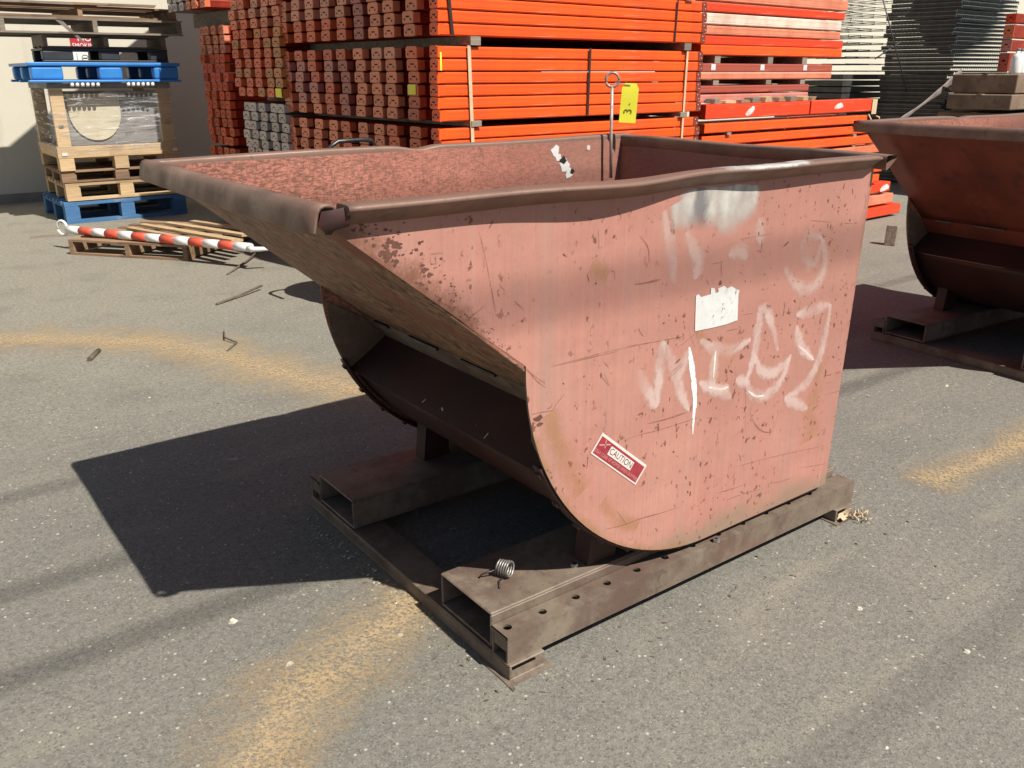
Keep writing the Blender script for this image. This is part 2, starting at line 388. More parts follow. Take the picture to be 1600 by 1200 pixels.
# ochre dust trails on the asphalt
for i, (line, wd) in enumerate([
    ([(-2.2,4.6),(-1.2,4.15),(-.55,3.95),(-.1,3.62),(.25,3.16),(.44,2.6),(.62,2.12),(.85,1.75),(1.3,1.35)], .80),
    ([(.12,.52),(-.05,.40),(-.20,.33),(-.36,.27),(-.48,.20),(-.58,.11),(-.72,-.08)], .50),
    ([(1.75,-.05),(2.05,-.06),(2.5,-.07),(3.0,.0),(3.6,.1)], .30)]):
    o = link('dust_trail', ribbon_mesh('dust_trail', [line], wd, M['dust'], lambda a, b: (a, b, .004), False, 8))
    tag(o, ('long curved trail of ochre dust across the far asphalt', 'short ochre dust patch before the hopper base corner', 'faint ochre dust streak right of the hopper base')[i], 'dust', 'ochre dust on the asphalt', 'stuff')

def loose_stones():
    V = []; F = []
    def stone(x, y, r):
        o = len(V); a = random.random()*6.28; e = random.uniform(.55, 1)
        for k in range(5):
            t = a + k*1.2566; V.append((x+r*math.cos(t), y+r*e*math.sin(t), .0))
        for k in range(5):
            t = a + k*1.2566 + .3; V.append((x+.6*r*math.cos(t), y+.6*r*e*math.sin(t), r*random.uniform(.25,.5)))
        for k in range(5): j = (k+1) % 5; F.append((o+k, o+j, o+5+j, o+5+k))
        F.append(tuple(o+5+k for k in range(5)))
    for i in range(800):
        x = random.uniform(-1.6, 3.6); y = random.uniform(-.9, 3.2); stone(x, y, random.choice((.0014,.0016,.002,.0025,.003)))
    for i in range(70):
        x = random.uniform(-2, 3.0); y = random.uniform(-.9, 4); stone(x, y, random.uniform(.0035,.006))
    for x, y, r in ((-.45,.62,.014),(-.40,.36,.012),(-.12,.30,.009),(.95,-.35,.010),(1.0,-.62,.011),(2.9,.45,.012),(1.62,.72,.012)): stone(x, y, r)
    me = bpy.data.meshes.new('loose_stones'); me.from_pydata(V, [], F); me.materials.append(M['stone'])
    tag(link('loose_stones', me), 'pale loose stone chips scattered over the asphalt', 'gravel', None, 'stuff')
loose_stones()

WY = 10.0
def wall():
    r = empty('warehouse_wall', (0,WY,0), 0, 'cream stucco warehouse wall behind the pallets and beam stacks', 'wall')
    for bb, nm, mt in ((MB().box(-14, 34, 0, .3, 0, 5.2), 'wall_face', M['wall']), (MB().box(-14, 34, -.03, .005, 0, .10), 'kick_strip', M['grey']), (MB().box(-14, 34, -.05, .35, 5.2, 5.3), 'coping', M['grey'])):
        bb.build(nm, mt, r)
wall()
def sign(name, label, x0, x1, z0, z1, bgm, items):
    s = MB(); s.box(x0, x1, WY-.012, WY-.003, z0, z1, 0)
    for txt, x, z, h, sx, m in items: text_mesh(txt, h, lambda u, v: (x+u, WY-.014, z+v), 1, s, sx=sx)
    if name == 'notice_sign':
        ring = [(1.395+.035*math.cos(t*.3927), WY-.014, 1.548+.035*math.sin(t*.3927)) for t in range(16)]
        s.tube(ring, .0035, 4, 2, closed=True); s.box(1.370,1.420,WY-.016,WY-.014,1.544,1.554,2); s.box(1.310,1.314,WY-.016,WY-.014,1.50,1.60,2)
    tag(s.build(name, [bgm, M['sign_white'], M['black']]), label, 'sign')
sign('no_smoking_sign', 'red sign with white NO SMOKING lettering on the cream wall', 1.265, 1.565, 1.635, 1.81, M['sign_red'], [('NO', 1.415, 1.758, .095, 1, 1), ('SMOKING', 1.415, 1.678, .075, .82, 1)])
sign('notice_sign', 'white notice with a round black symbol on the wall below the red sign', 1.245, 1.455, 1.49, 1.615, M['sign_white'], [])

def shade_caster():  # added unseen sheet, shaped to cast the diagonal shade on the wall
    r = empty('added_shade_caster', (0,WY,3.6), 0, 'added unseen sheet above the picture, casting shade on the wall behind the pallets', 'shade_caster')
    a = MB(); rows = []
    E_ = [(-.8,6.6),(.3,7.30),(.83,7.66),(1.28,7.96),(2.69,8.86),(2.90,8.89),(5.2,9.0)]
    F_ = [(-.8,6.2),(.30,6.70),(.60,6.95),(.9,7.1),(2.3,7.2),(2.6,7.2),(5.2,7.3)]
    for (p, q), z in zip(zip(E_, F_), (0,.012,0,-.012,0,.012,0)): rows.append([(p[0], p[1]-WY, z), (q[0], q[1]-WY, z)])
    a.sheet(rows, 0, False); o = a.build('caster_sheet', M['caster_steel'], r); sl = o.modifiers.new('t', 'SOLIDIFY'); sl.thickness = .004
    for x in (3.4, 4.9): MB().tube([(x, -2.2, -.03), (x, 0, -.03)], .025, 6).build('caster_arm', M['caster_steel'], r)
shade_caster()
for i, (yl, yr, dia, lab) in enumerate([(.60,.71,.027,'nearest overhead cable, its shadow crosses the asphalt and bands the hopper side'), (1.13,1.13,.027,'middle overhead cable, its shadow crosses the left asphalt'), (1.76,1.80,.022,'farthest overhead cable, its shadow lies thin on the far left asphalt'), (-.40,-.62,.014,'overhead cable whose soft shadow crosses the asphalt at lower right')]):
    h = 8.0 + .15*i
    pts = [(x, lerp(yl, yr, min(1, max(0, (x+1.2)/1.4))) - .7665*h, h) for x in [-16,-10,-6,-4,-3,-2.4,-2,-1.6,-1.2,-.8,-.4,0,.4,.8,1.2,1.6,2,3,4,6,10,16,20]]
    tag(MB().tube(pts, dia/2, 8).build('overhead_cable', M['cable']), lab, 'cable', 'overhead cables')

# ------------------------------------------------------------------ self-dumping hopper
WB = 1.043; H = 1.17
XR0, XR1 = 1.268, 1.305
ARC_C = (.70, .785); ARC_R = .64
def arc(r, n, a0=180.0, a1=270.0):
    return [(ARC_C[0]+r*math.cos(R(lerp(a0,a1,i/n))), ARC_C[1]+r*math.sin(R(lerp(a0,a1,i/n)))) for i in range(n+1)]
def outline():
    return [(-.381,1.132),(-.375,1.150),(-.30,1.155),(XR1,1.155),(XR0,.148)] + arc(ARC_R, 28)[::-1]
def plate_outline_mb(y0, y1):
    b = MB(); b.prism(outline(), lambda p, t: (p[0], t, p[1]), y0, y1); n = len(outline())
    for i in range(n): b.m[i] = 1                      # bare cut edges
    return b
def bulge(x):    # dents of the near rim: (outward, up)
    o = .012*math.exp(-((x-.22)/.18)**2) - .011*math.exp(-((x-.58)/.14)**2) + .0015*math.sin(x*9) 
    u = -.005*math.exp(-((x-.36)/.16)**2) + .002*math.exp(-((x-.62)/.16)**2) + .0008*math.sin(x*13+1)
    return o, u
def rim_profile(wd=.050):
    """formed edge: narrow rounded top, sharp nose, face folded back under towards the plate"""
    return [(wd-.002,-.0115),(wd,-.0075),(wd-.0015,-.0035),(wd-.005,-.0010),(wd-.012,0),(.006,0),(.001,-.0015),(-.001,-.006),(0,-.036),(.004,-.040),(.010,-.039),(wd-.008,-.0150)]
def fork_tube_mb(y0, y1, z0, z1, x0, x1, t=.007):
    b = MB(); b.box(x0,x1,y0,y1,z1-t,z1); b.box(x0,x1,y0,y1,z0,z0+t); b.box(x0,x1,y0,y0+t,z0+t,z1-t); b.box(x0,x1,y1-t,y1,z0+t,z1-t); return b
def holed_strip(b, x0, x1, y0, y1, z, t, holes, r, yc, n=14):
    """top plate with round holes punched right through"""
    xs = [x0]; seg = []
    for h in holes: seg.append((h-.03, h+.03, h))
    cur = x0
    for a, c, h in seg:
        b.box(cur, a, y0, y1, z-t, z); cur = c
        sq = []
        for k in range(n):
            an = 2*math.pi*k/n; dx, dy = math.cos(an), math.sin(an)
            s = min(.03/abs(dx) if abs(dx) > 1e-6 else 9, ((y1-yc) if dy > 0 else (yc-y0))/abs(dy) if abs(dy) > 1e-6 else 9)
            sq.append((h+dx*s, yc+dy*s))
        for k in range(n):                                            # square off the corners of the ring
            pass
        ci = [(h+r*math.cos(2*math.pi*k/n), yc+r*math.sin(2*math.pi*k/n)) for k in range(n)]
        corners = [(h+.03,y1),(h-.03,y1),(h-.03,y0),(h+.03,y0)]
        for k in range(n):
            j = (k+1) % n; o = len(b.v)
            b.v += [(*ci[k], z), (*ci[j], z), (*sq[j], z), (*sq[k], z)]; b.face([o,o+1,o+2,o+3])
            o = len(b.v); b.v += [(*ci[k], z), (*ci[j], z), (*ci[j], z-t), (*ci[k], z-t)]; b.face([o,o+1,o+2,o+3])
            a1 = 2*math.pi*k/n; a2 = a1 + 2*math.pi/n
            if k == 0:
                for yy in (y0, y1): b.quad((h-.03,yy,z),(h+.03,yy,z),(h+.03,yy,z-t),(h-.03,yy,z-t))
            for c4 in corners:
                ac = math.atan2(c4[1]-yc, c4[0]-h) % (2*math.pi)
                if a1 < ac < a2:
                    o = len(b.v); b.v += [(*sq[k], z), (*sq[j], z), (*c4, z)]; b.face([o,o+1,o+2])
    b.box(cur, x1, y0, y1, z-t, z)

GRAFFITI = [[(0.402,0.706),(0.425,0.665),(0.461,0.614),(0.479,0.597)],[(0.482,0.769),(0.477,0.703),(0.477,0.604)],[(0.482,0.763),(0.525,0.693),(0.558,0.617),(0.596,0.557)],[(0.546,0.652),(0.556,0.681),(0.579,0.726)],[(0.679,0.701),(0.681,0.643),(0.681,0.590)],[(0.627,0.628),(0.690,0.595),(0.749,0.589)],[(0.619,0.744),(0.658,0.718),(0.705,0.704),(0.753,0.694),(0.822,0.711)],[(0.946,0.654),(0.918,0.717),(0.886,0.769),(0.860,0.785),(0.848,0.742),(0.847,0.676),(0.830,0.619),(0.815,0.585)],[(0.844,0.664),(0.876,0.613),(0.930,0.592),(0.976,0.604),(1.004,0.622)],[(1.008,0.632),(0.982,0.567),(0.934,0.535),(0.883,0.532),(0.836,0.560),(0.819,0.594)],[(1.013,0.747),(1.090,0.748),(1.170,0.754)],[(1.170,0.754),(1.168,0.681),(1.148,0.591),(1.108,0.533),(1.051,0.509),(1.001,0.500)],[(1.001,0.500),(1.051,0.476),(1.120,0.440)],[(1.019,0.713),(1.048,0.653),(1.119,0.595)],[(0.774,0.604),(0.835,0.584)],[(0.761,0.556),(0.719,0.582),(0.680,0.604)]]
GHOSTS = [[(0.460,1.084),(0.477,1.039),(0.497,0.964),(0.511,0.905)],[(0.539,1.033),(0.589,0.953),(0.581,0.907)],[(1.093,0.957),(1.034,0.963),(1.014,0.940),(1.031,0.902),(1.074,0.890),(1.092,0.938)],[(1.088,0.958),(1.120,0.888),(1.102,0.830),(1.051,0.814),(0.988,0.839),(0.938,0.891)],[(0.702,0.951),(0.746,0.958),(0.776,0.936)],[(0.809,1.035),(0.828,0.967)]]
BRIGHT = [[(0.579,0.733),(0.603,0.646),(0.621,0.558)],[(0.604,0.659),(0.614,0.579),(0.617,0.485)],[(1.037,0.653),(1.080,0.626),(1.122,0.593)],[(0.833,0.560),(0.867,0.537),(0.903,0.531)],[(0.665,0.607),(0.718,0.590),(0.745,0.591)],[(0.682,0.704),(0.682,0.630)]]
SCRATCHES = [[(0.446,0.557),(0.521,0.553),(0.590,0.554)],[(0.317,0.302),(0.375,0.294),(0.442,0.292),(0.512,0.285),(0.584,0.281)],[(0.726,0.278),(0.798,0.270),(0.861,0.268)],[(0.783,0.241),(0.856,0.238),(0.932,0.230)],[(0.980,0.236),(1.030,0.227),(1.081,0.224)],[(1.189,0.530),(1.226,0.529)],[(1.241,0.529),(1.274,0.527)],[(0.870,0.532),(0.854,0.486),(0.903,0.429),(0.963,0.407),(0.975,0.450)],[(0.075,0.670),(0.102,0.669),(0.135,0.666),(0.147,0.678),(0.171,0.698)],[(0.369,0.533),(0.426,0.534),(0.485,0.530),(0.632,0.529)],[(0.133,0.771),(0.237,0.770),(0.335,0.769)],[(0.798,0.338),(0.937,0.326),(1.087,0.309),(1.237,0.290)],[(0.706,0.226),(0.725,0.210),(0.746,0.220)],[(1.108,0.248),(1.183,0.235),(1.261,0.222)],[(0.351,0.345),(0.390,0.290)],[(0.057,0.786),(0.092,0.745),(0.116,0.725)],[(0.289,0.750),(0.302,0.737)],[(0.285,0.715),(0.306,0.690)],[(0.267,0.601),(0.277,0.590)],[(1.194,0.506),(1.237,0.500)],[(1.212,0.465),(1.282,0.463)],[(1.261,0.382),(1.289,0.379)],[(0.517,0.677),(0.561,0.696)],[(0.728,0.623),(0.762,0.680)],[(0.819,0.580),(0.839,0.433)],[(1.025,1.009),(1.074,1.003),(1.129,0.994)],[(1.187,0.986),(1.263,0.978)],[(0.742,0.988),(0.797,0.989),(0.873,0.990)],[(1.031,1.007),(1.009,0.982)],[(1.272,1.065),(1.284,1.038),(1.268,0.979)],[(0.376,0.924),(0.422,0.921),(0.465,0.923)],[(0.388,1.032),(0.416,1.002),(0.420,0.968)],[(0.363,0.776),(0.457,0.770),(0.557,0.766)],[(0.571,0.789),(0.585,0.756),(0.603,0.728)],[(0.445,0.558),(0.507,0.555),(0.585,0.556)],[(1.189,0.531),(1.226,0.525)],[(1.244,0.524),(1.274,0.525)],[(0.861,0.544),(0.853,0.490),(0.898,0.429),(0.954,0.408),(0.965,0.442)],[(0.534,0.738),(0.608,0.768)],[(0.642,0.938),(0.687,0.938)],[(0.676,0.945),(0.681,0.900)],[(0.778,0.785),(0.822,0.783)],[(0.992,0.759),(0.971,0.759)],[(0.717,0.752),(0.764,0.750)],[(0.735,0.684),(0.788,0.714)],[(0.523,0.669),(0.564,0.692)],[(1.263,0.794),(1.302,0.806)],[(0.384,1.037),(0.412,1.010),(0.422,0.969)],[(0.129,0.772),(0.199,0.773),(0.287,0.774),(0.394,0.772),(0.538,0.766)],[(-0.012,0.980),(0.004,0.961)],[(0.028,0.937),(0.053,0.913)],[(-0.082,0.919),(-0.046,0.939)],[(-0.059,1.091),(-0.040,1.018),(-0.020,0.920)],[(0.258,1.063),(0.262,1.017)],[(0.310,0.967),(0.313,0.940)],[(0.378,0.921),(0.460,0.925)],[(0.288,0.753),(0.306,0.734)],[(0.290,0.725),(0.311,0.684)],[(-0.173,1.059),(-0.143,1.058)],[(-0.173,1.055),(-0.172,1.041),(-0.158,1.039)],[(-0.162,1.054),(-0.161,1.040)],[(-0.150,1.052),(-0.143,1.041)],[(-0.088,1.022),(-0.074,1.022)],[(-0.093,0.996),(-0.078,0.996)],[(0.056,0.782),(0.115,0.734)]]

def make_hopper(root, marks=True):
    # tub
    near = plate_outline_mb(0, .006).build('side_plate', [M['plate'], M['base']], root)
    farp = plate_outline_mb(WB-.006, WB).build('side_plate', [M['inner'], M['base']], root)
    b = MB(); b.prism([(XR0,.155),(XR1,1.155),(XR1+.006,1.155),(XR0+.006,.155)], lambda p, t: (p[0], t, p[1]), .006, WB-.006)
    b.build('rear_plate', M['inner'], root)
    # chute plate: slightly wavy sheet from lip to seam
    rows = []
    for i in range(13):
        t = i/12; x = lerp(-.385, .205, t); z = lerp(1.142, .654, t)
        rows.append([(x, lerp(.003, WB-.003, j/8), z + .004*math.sin(j*1.1+i*.7)*math.sin(math.pi*j/8)) for j in range(9)])
    o = MB().sheet(rows).build('chute_plate', M['chute'] if marks else M['redpaint'], root); sl = o.modifiers.new('thick', 'SOLIDIFY'); sl.thickness = .006; sl.offset = 0
    b = MB(); b.prism([(.196,.655),(.274,.572),(.280,.578),(.202,.661)], lambda p, t: (p[0], t, p[1]), .006, WB-.006)
    band = b.build('seam_strip', M['base'] if marks else M['redpaint'], root)
    for k, (a, c) in enumerate(((.07,.17),(.30,.46),(.58,.74),(.86,.95))):
        MB().box(.188,.200,a,c,.650,.657).build('weld_bead', M['handle'], band)
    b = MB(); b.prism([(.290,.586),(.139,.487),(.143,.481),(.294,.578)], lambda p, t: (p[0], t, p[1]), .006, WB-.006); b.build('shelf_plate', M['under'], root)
    sk = [p for p in arc(.618, 22, 210, 270)] + [(XR0,.168)]
    rows = [[(p[0], .006, p[1]), (p[0], WB-.006, p[1])] for p in sk]
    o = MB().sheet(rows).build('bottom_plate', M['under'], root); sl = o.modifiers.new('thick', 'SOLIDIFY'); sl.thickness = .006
    if marks:
        q = MB(); rf = random.Random(21)
        for k in range(22):
            t = rf.random(); x = lerp(.155,.262,t); z = lerp(.497,.564,t) + .0008; y = rf.gauss(.42,.14); a_ = rf.uniform(0,3.1); l = rf.uniform(.003,.010); wd_ = rf.uniform(.001,.0025)
            c_, s_ = math.cos(a_), math.sin(a_); P4 = [(l*c_-wd_*s_, l*s_+wd_*c_), (-l*c_-wd_*s_, -l*s_+wd_*c_), (-l*c_+wd_*s_, -l*s_-wd_*c_), (l*c_+wd_*s_, l*s_-wd_*c_)]
            q.quad(*[(x+p[0], y+p[1], z+p[0]*.62) for p in P4])
        tag(q.build('paint_flecks', M['white'], root), 'small pale flecks of paint under the chute', None, None, 'stuff')
    # corner gussets under the seam
    for ya, yb in ((.0065,.0105),(WB-.0105,WB-.0065)):
        b = MB(); b.prism([(.075,.72),(.196,.648),(.272,.568),(.139,.487),(.085,.60)], lambda p, t: (p[0], t, p[1]), ya, yb); b.build('gusset_plate', M['base'], root)
    # rocker bars with lugs
    for s, (ya, yb) in ((0,(.0062,.036)), (1,(WB-.036,WB-.0062))):
        pts = arc(ARC_R-.001, 26, 204, 270) + [(1.24, .146)]
        rows = [[(p[0], ya, p[1]), (p[0], yb, p[1])] for p in pts]
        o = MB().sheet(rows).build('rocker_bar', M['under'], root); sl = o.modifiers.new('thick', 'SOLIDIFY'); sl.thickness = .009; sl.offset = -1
        lug = None
        for k in range(7):
            an = R(206 + 9.4*k); c, sn = math.cos(an), math.sin(an); q = MB()
            yc = (ya+yb)/2
            def fn(p, t): return (ARC_C[0]+(ARC_R+p[0])*c - p[1]*sn, t, ARC_C[1]+(ARC_R+p[0])*sn + p[1]*c)
            q.prism([(-.003,-.009),(.015,-.006),(.015,.006),(-.003,.009)], fn, yc-.009, yc+.009); q.build('lug', M['under'], o)
    # rims
    prof = rim_profile(); xs = [lerp(-.358, XR1+.042, i/60) for i in range(61)]
    rows = []
    for i, x in enumerate(xs):
        o_, u_ = bulge(x); en = 1 if i < 58 else (1-.25*(i-57))
        rows.append([(x + (.0 if i < 58 else .002*(i-57)), .006 - (p[0]*en) - o_*(p[0]/.05), H + u_ + (p[1]+.02)*en - .02) for p in prof])
    b = MB().sheet(rows, 0, True, True); n = len(prof); b.face([(60*n)+k for k in range(n)]); b.face([k for k in range(n)]); near_rim = b.build('rim', M['rim'], root)
    rows = [[(x, WB-.0035+p[0], H + p[1] + .003*math.sin(x*5+1) - .012*math.exp(-((x-.43)/.05)**2)) for p in prof] for x in [lerp(-.40, XR1+.042, i/60) for i in range(61)]]
    MB().sheet(rows, 0, True, True).build('rim', M['rim'], root)
    rows = [[(XR1-.004+p[0], y, H-.002 + p[1] + .002*math.sin(y*9)) for p in prof] for y in [lerp(-.038, WB+.038, i/30) for i in range(31)]]
    MB().sheet(rows, 0, True, True).build('rim', M['rim'], root)
    # front lip: bent strip, open underneath
    lp = [(-.368,1.136),(-.372,1.160),(-.377,1.167),(-.395,1.169),(-.405,1.165),(-.410,1.156),(-.416,1.120),(-.413,1.116)]
    rows = []
    for i in range(25):
        y = lerp(-.012, WB+.030, i/24); wz = .0015*math.sin(y*6+.6) + (.002 if i in (0,1) else 0); wx = .0015*math.sin(y*9)
        rows.append([(p[0]+wx + (.006 if i == 0 else 0), y + (.012*((1.17-p[1])/.07) if i == 0 else 0), p[1]+wz) for p in lp])
    o = MB().sheet(rows).build('lip', M['rim'], root); sl = o.modifiers.new('thick', 'SOLIDIFY'); sl.thickness = .006
    # torn corner where lip and near rim part
    b = MB(); b.sheet([[(-.395,-.010,1.160),(-.378,-.022,1.163),(-.352,-.026,1.167)],[(-.402,-.012,1.140),(-.386,-.026,1.142),(-.352,-.033,1.150)],[(-.392,-.014,1.120),(-.384,-.020,1.126),(-.352,-.028,1.133)],[(-.376,-.006,1.118),(-.372,-.004,1.122),(-.352,-.002,1.131)]]); b.build('torn_corner', M['under'], root)
    # base frame
    holes = [.026 + .1085*k for k in range(12)]
    for y0, y1, yc in ((-.012,.052,.024), (WB-.052+.04,WB+.052,WB+.016)):
        b = MB(); holed_strip(b, .0, 1.42, y0, y1, .119, .006, holes, .0115, yc)
        b.box(0,1.42,y0,y0+.006,.046,.1128); b.box(0,1.42,y1-.006,y1,.046,.1128); b.box(.001,.005,y0+.0065,y1-.0065,.075,.1128); b.build('side_rail', M['base'], root)
    for y0, y1 in ((.056,.285), (WB-.252,WB-.022+.008)):
        fork_tube_mb(y0, y1, .052, .150, .0, 1.40).build('fork_tube', M['base'], root, .003, 1)
    for x0, x1 in ((-.002,.105), (1.318,1.424)):
        b = fork_tube_mb(0, 1, 0, .0455, 0, 1, .006)
        b = MB(); y0, y1 = -.024, WB+.062
        b.box(x0,x1,y0,y1,.0395,.0455); b.box(x0,x1,y0,y1,0.001,.007); b.box(x0,x0+.007,y0,y1,.007,.0395); b.build('cross_channel', M['base'], root, .002, 1)
        f = MB(); f.box(x0-.012,x1+.015,y0-.015,y0+.11,.0004,.0034); f.build('foot_plate', M['base'], root)
    for yc in (.105, WB-.105):
        b = MB(); b.prism([(.33,.152),(.43,.152),(.43,.235),(.40,.262),(.36,.300),(.345,.300)], lambda p, t: (p[0], t, p[1]), yc-.028, yc+.028); b.build('stop_bracket', M['under'], root)
    # release rod in the far corner
    cx, cy = 1.212, 1.0
    b = MB(); b.tube([(cx+.010,cy,1.02),(cx+.004,cy,1.16),(cx,cy,1.337)], .0058, 8)
    ring = [(cx + .024*math.cos(t*.3927)*.80, cy - .024*math.cos(t*.3927)*.60, 1.362+.024*math.sin(t*.3927)) for t in range(16)]
    b.tube(ring, .0052, 6, closed=True); b.build('release_rod', M['rod'], root)
    if not marks: return
    # ---------------- paint, stickers and scars on the near side
    on = lambda e: (lambda a, b_: (a, -e, b_))
    def add(name, strokes, wd, mt, e, label=None, taper=True):
        for i, s_ in enumerate(strokes): tag(link(name, ribbon_mesh(name, [s_], wd[i] if isinstance(wd, list) else wd, mt, on(e + .00004*i), taper), near), label)
    add('silver_paint_patch', [[(.505,1.10),(.515,1.07),(.525,1.035)],[(.545,1.125),(.55,1.07),(.555,1.03)]], .075, M['silver'], .0005, 'grey white overspray below the rim', False)
    add('silver_paint_patch', [[(.600,1.125),(.590,1.08),(.572,1.03)],[(.612,1.125),(.606,1.08),(.600,1.035)]], [.08,.03], M['silver_dk'], .0007, 'dark grey overspray streak below the rim', False)
    add('silver_paint_patch', [[(.650,1.125),(.645,1.07),(.640,1.02)],[(.695,1.125),(.692,1.06),(.690,.995)],[(.735,1.125),(.73,1.07),(.722,1.02)],[(.77,1.12),(.768,1.08),(.768,1.035)]], [.11,.11,.10,.07], M['silver'], .0009, 'broad silver white overspray below the rim', False)
    add('graffiti_stroke', GRAFFITI, .046, M['spray'], .0008, 'stroke of pale scrawled graffiti on the side plate')
    add('graffiti_stroke', GHOSTS, .056, M['ghost'], .0005, 'stroke of almost faded graffiti near the rim')
    add('graffiti_stroke', BRIGHT, [.020,.011,.007,.008,.007,.007], M['bright'], .0011, 'bright white paint drip over the graffiti')
    add('ochre_stain', [[(.125,.66),(.155,.58),(.195,.50),(.235,.43)],[(1.14,.58),(1.155,.50),(1.145,.42),(1.155,.33)],[(.24,.985),(.27,.965),(.29,.95)],[(.60,.775),(.63,.745),(.64,.72)],[(.30,.385),(.36,.315),(.43,.27)]], [.13,.16,.09,.08,.09], M['ochre'], .0004, 'ochre rust bloom on the side plate', False)
    # scratches: measured long ones, chips along the chute edge, and scattered nicks
    lng = [s for s in SCRATCHES]
    rnd = random.Random(3); short = []
    def inside(x, z):
        if x > XR0-.01 or z > 1.09 or z < .17: return False
        if x < .057: return z > 1.142-(x+.372)*.832+.03
        if x < .70 and z < .785: return (x-.70)**2+(z-.785)**2 < (ARC_R-.02)**2
        return True
    while len(short) < 85:
        x = rnd.uniform(-.3,1.27); z = rnd.uniform(.18,1.08)
        dens = .25 + .75*max(math.exp(-((x-.85)/.35)**2-((z-.88)/.15)**2), math.exp(-((x-1.22)/.08)**2), .7*math.exp(-((z-.27)/.06)**2))
        if rnd.random() > dens or not inside(x, z): continue
        a = rnd.choice((rnd.gauss(.25,.25), rnd.gauss(1.6,.4), rnd.gauss(-.6,.4))); l = .002*math.exp(rnd.uniform(0,2.1))
        short.append([(x, z), (x+l*math.cos(a), z+l*math.sin(a)), (x+2*l*math.cos(a+.3*rnd.random()), z+2*l*math.sin(a))])
    V = MB()
    def poly(cx, cz, r, e, n=7):
        o = len(V.v)
        for k in range(n):
            q = r*rnd.uniform(.45, 1.1); V.v.append((cx+q*math.cos(6.283*k/n), -e, cz+q*e_asp*math.sin(6.283*k/n)))
        V.face([o+k for k in range(n)])
    e_asp = .7; ez = .0004
    for k in range(150):                                               # chips trailing down the chute edge
        t = rnd.random()**1.3; x = lerp(-.34,.02,t); z = lerp(1.112,.81,t); d = abs(rnd.gauss(0,.035))*(1.1-t)+.004
        ez += .000002; poly(x+d, z+d*.9, rnd.uniform(.0015,.0060)*(1.25-t), ez)
    for k in range(26): ez += .000002; poly(-.255+rnd.gauss(0,.014), 1.072+rnd.gauss(0,.012), rnd.uniform(.004,.010), ez)
    for k in range(60):
        x = rnd.uniform(.6,1.25); z = rnd.gauss(.86,.09); ez += .000002; poly(x, z, rnd.uniform(.001,.0035), ez)
    for x, z, r in ((.092,.655,.016),(.100,.640,.012),(.680,.885,.009),(-.185,1.030,.010),(-.175,1.018,.009)): ez += .000002; poly(x, z, r, ez)
    o = V.build('paint_chips', M['scratch'], near); tag(o, 'rust chips where paint flaked off the side plate', None, None, 'stuff')
    wl = [rnd.uniform(.0022,.0042) for s in lng]
    o = link('scratch_marks', ribbon_mesh('scratch_marks', lng, wl, M['scuff'], on(.0012), True, 6), near); tag(o, 'long thin rust scratches on the side plate', None, None, 'stuff')
    o = link('scratch_marks', ribbon_mesh('scratch_marks', short, [rnd.choice((.0009,.0012,.0016,.0024,.0036)) for s in short], M['scratch'], on(.0010), True, 2), near); tag(o, 'short dark nicks scattered over the side plate', None, None, 'stuff')
    # torn white sticker
    st = [(.590,.864),(.600,.867),(.609,.858),(.645,.860),(.644,.877),(.658,.874),(.663,.860),(.674,.862),(.672,.871),(.694,.875),(.708,.866),(.723,.870),(.743,.859),(.756,.855),(.753,.843),(.759,.774),(.717,.770),(.656,.770),(.596,.772)]
    b = MB(); b.prism(st, lambda p, t: (p[0], t, p[1]), -.0018, -.0013)
    for x, z, l, a in ((.690,.825,.008,.3),(.697,.815,.006,-.4),(.655,.797,.010,.5),(.690,.803,.014,1.1),(.690,.79,.008,.2),(.742,.847,.010,1.5),(.740,.842,.009,1.5)):
        b.prism([(x,z),(x+l*math.cos(a),z+l*math.sin(a)),(x+l*math.cos(a)-.002,z+l*math.sin(a)+.003)], lambda p, t: (p[0], t, p[1]), -.0023, -.0021, 1)
    tag(b.build('white_sticker', [M['white'], M['grey']], near), 'torn white sticker with a ragged top edge')
    # caution label
    ax = Vector((.157,0,-.130)).normalized(); ay = Vector((.130,0,.157)).normalized(); o0 = Vector((.256,0,.527)); LW, LH = .204, .058
    def L(u, v, e): p = o0 + ax*u + ay*v; return (p.x, -e, p.z)
    b = MB()
    def rect(u0,u1,v0,v1,e,m): b.quad(L(u0,v0,e),L(u1,v0,e),L(u1,v1,e),L(u0,v1,e),m)
    rect(0,LW,0,LH,.0014,0); rect(.005,LW-.005,.004,LH-.007,.0017,1); rect(.052,.156,.0215,.0445,.0020,0)
    b.quad(L(.010,.030,.0020),L(.044,.047,.0020),L(.046,.044,.0020),L(.013,.027,.0020),2); b.quad(L(.022,.049,.0020),L(.026,.049,.0020),L(.036,.030,.0020),L(.032,.030,.0020),2)
    text_mesh('CAUTION', .0225, lambda u, v: L(.104+u, .0328+v, .0023), 3, b, sx=.98)
    text_mesh('STAY CLEAR OF HOPPER WHEN DUMPING', .0125, lambda u, v: L(.102+u, .0128+v, .0023), 2, b, sx=.80)
    tag(b.build('caution_label', [M['label_white'], M['label_red'], M['label_pink'], M['black']], near), 'tilted red and white CAUTION label')
    # white scar on the far wall inside and bright wear on the near rim
    for q_, (cx, cz, r, mt) in enumerate(((.985,1.125,.022,'white'),(1.00,1.105,.018,'white'),(1.03,1.075,.026,'white'),(1.05,1.045,.020,'white'),(1.14,1.13,.012,'white'),(1.02,1.09,.016,'black'),(1.065,1.05,.012,'black'))):
        b = MB(); b.prism([(cx+r*rnd.uniform(.5,1.15)*math.cos(.698*k), cz+r*rnd.uniform(.5,1.15)*math.sin(.698*k)) for k in range(9)], lambda p, t: (p[0], t, p[1]), WB-.0068-.0002*q_, WB-.0062)
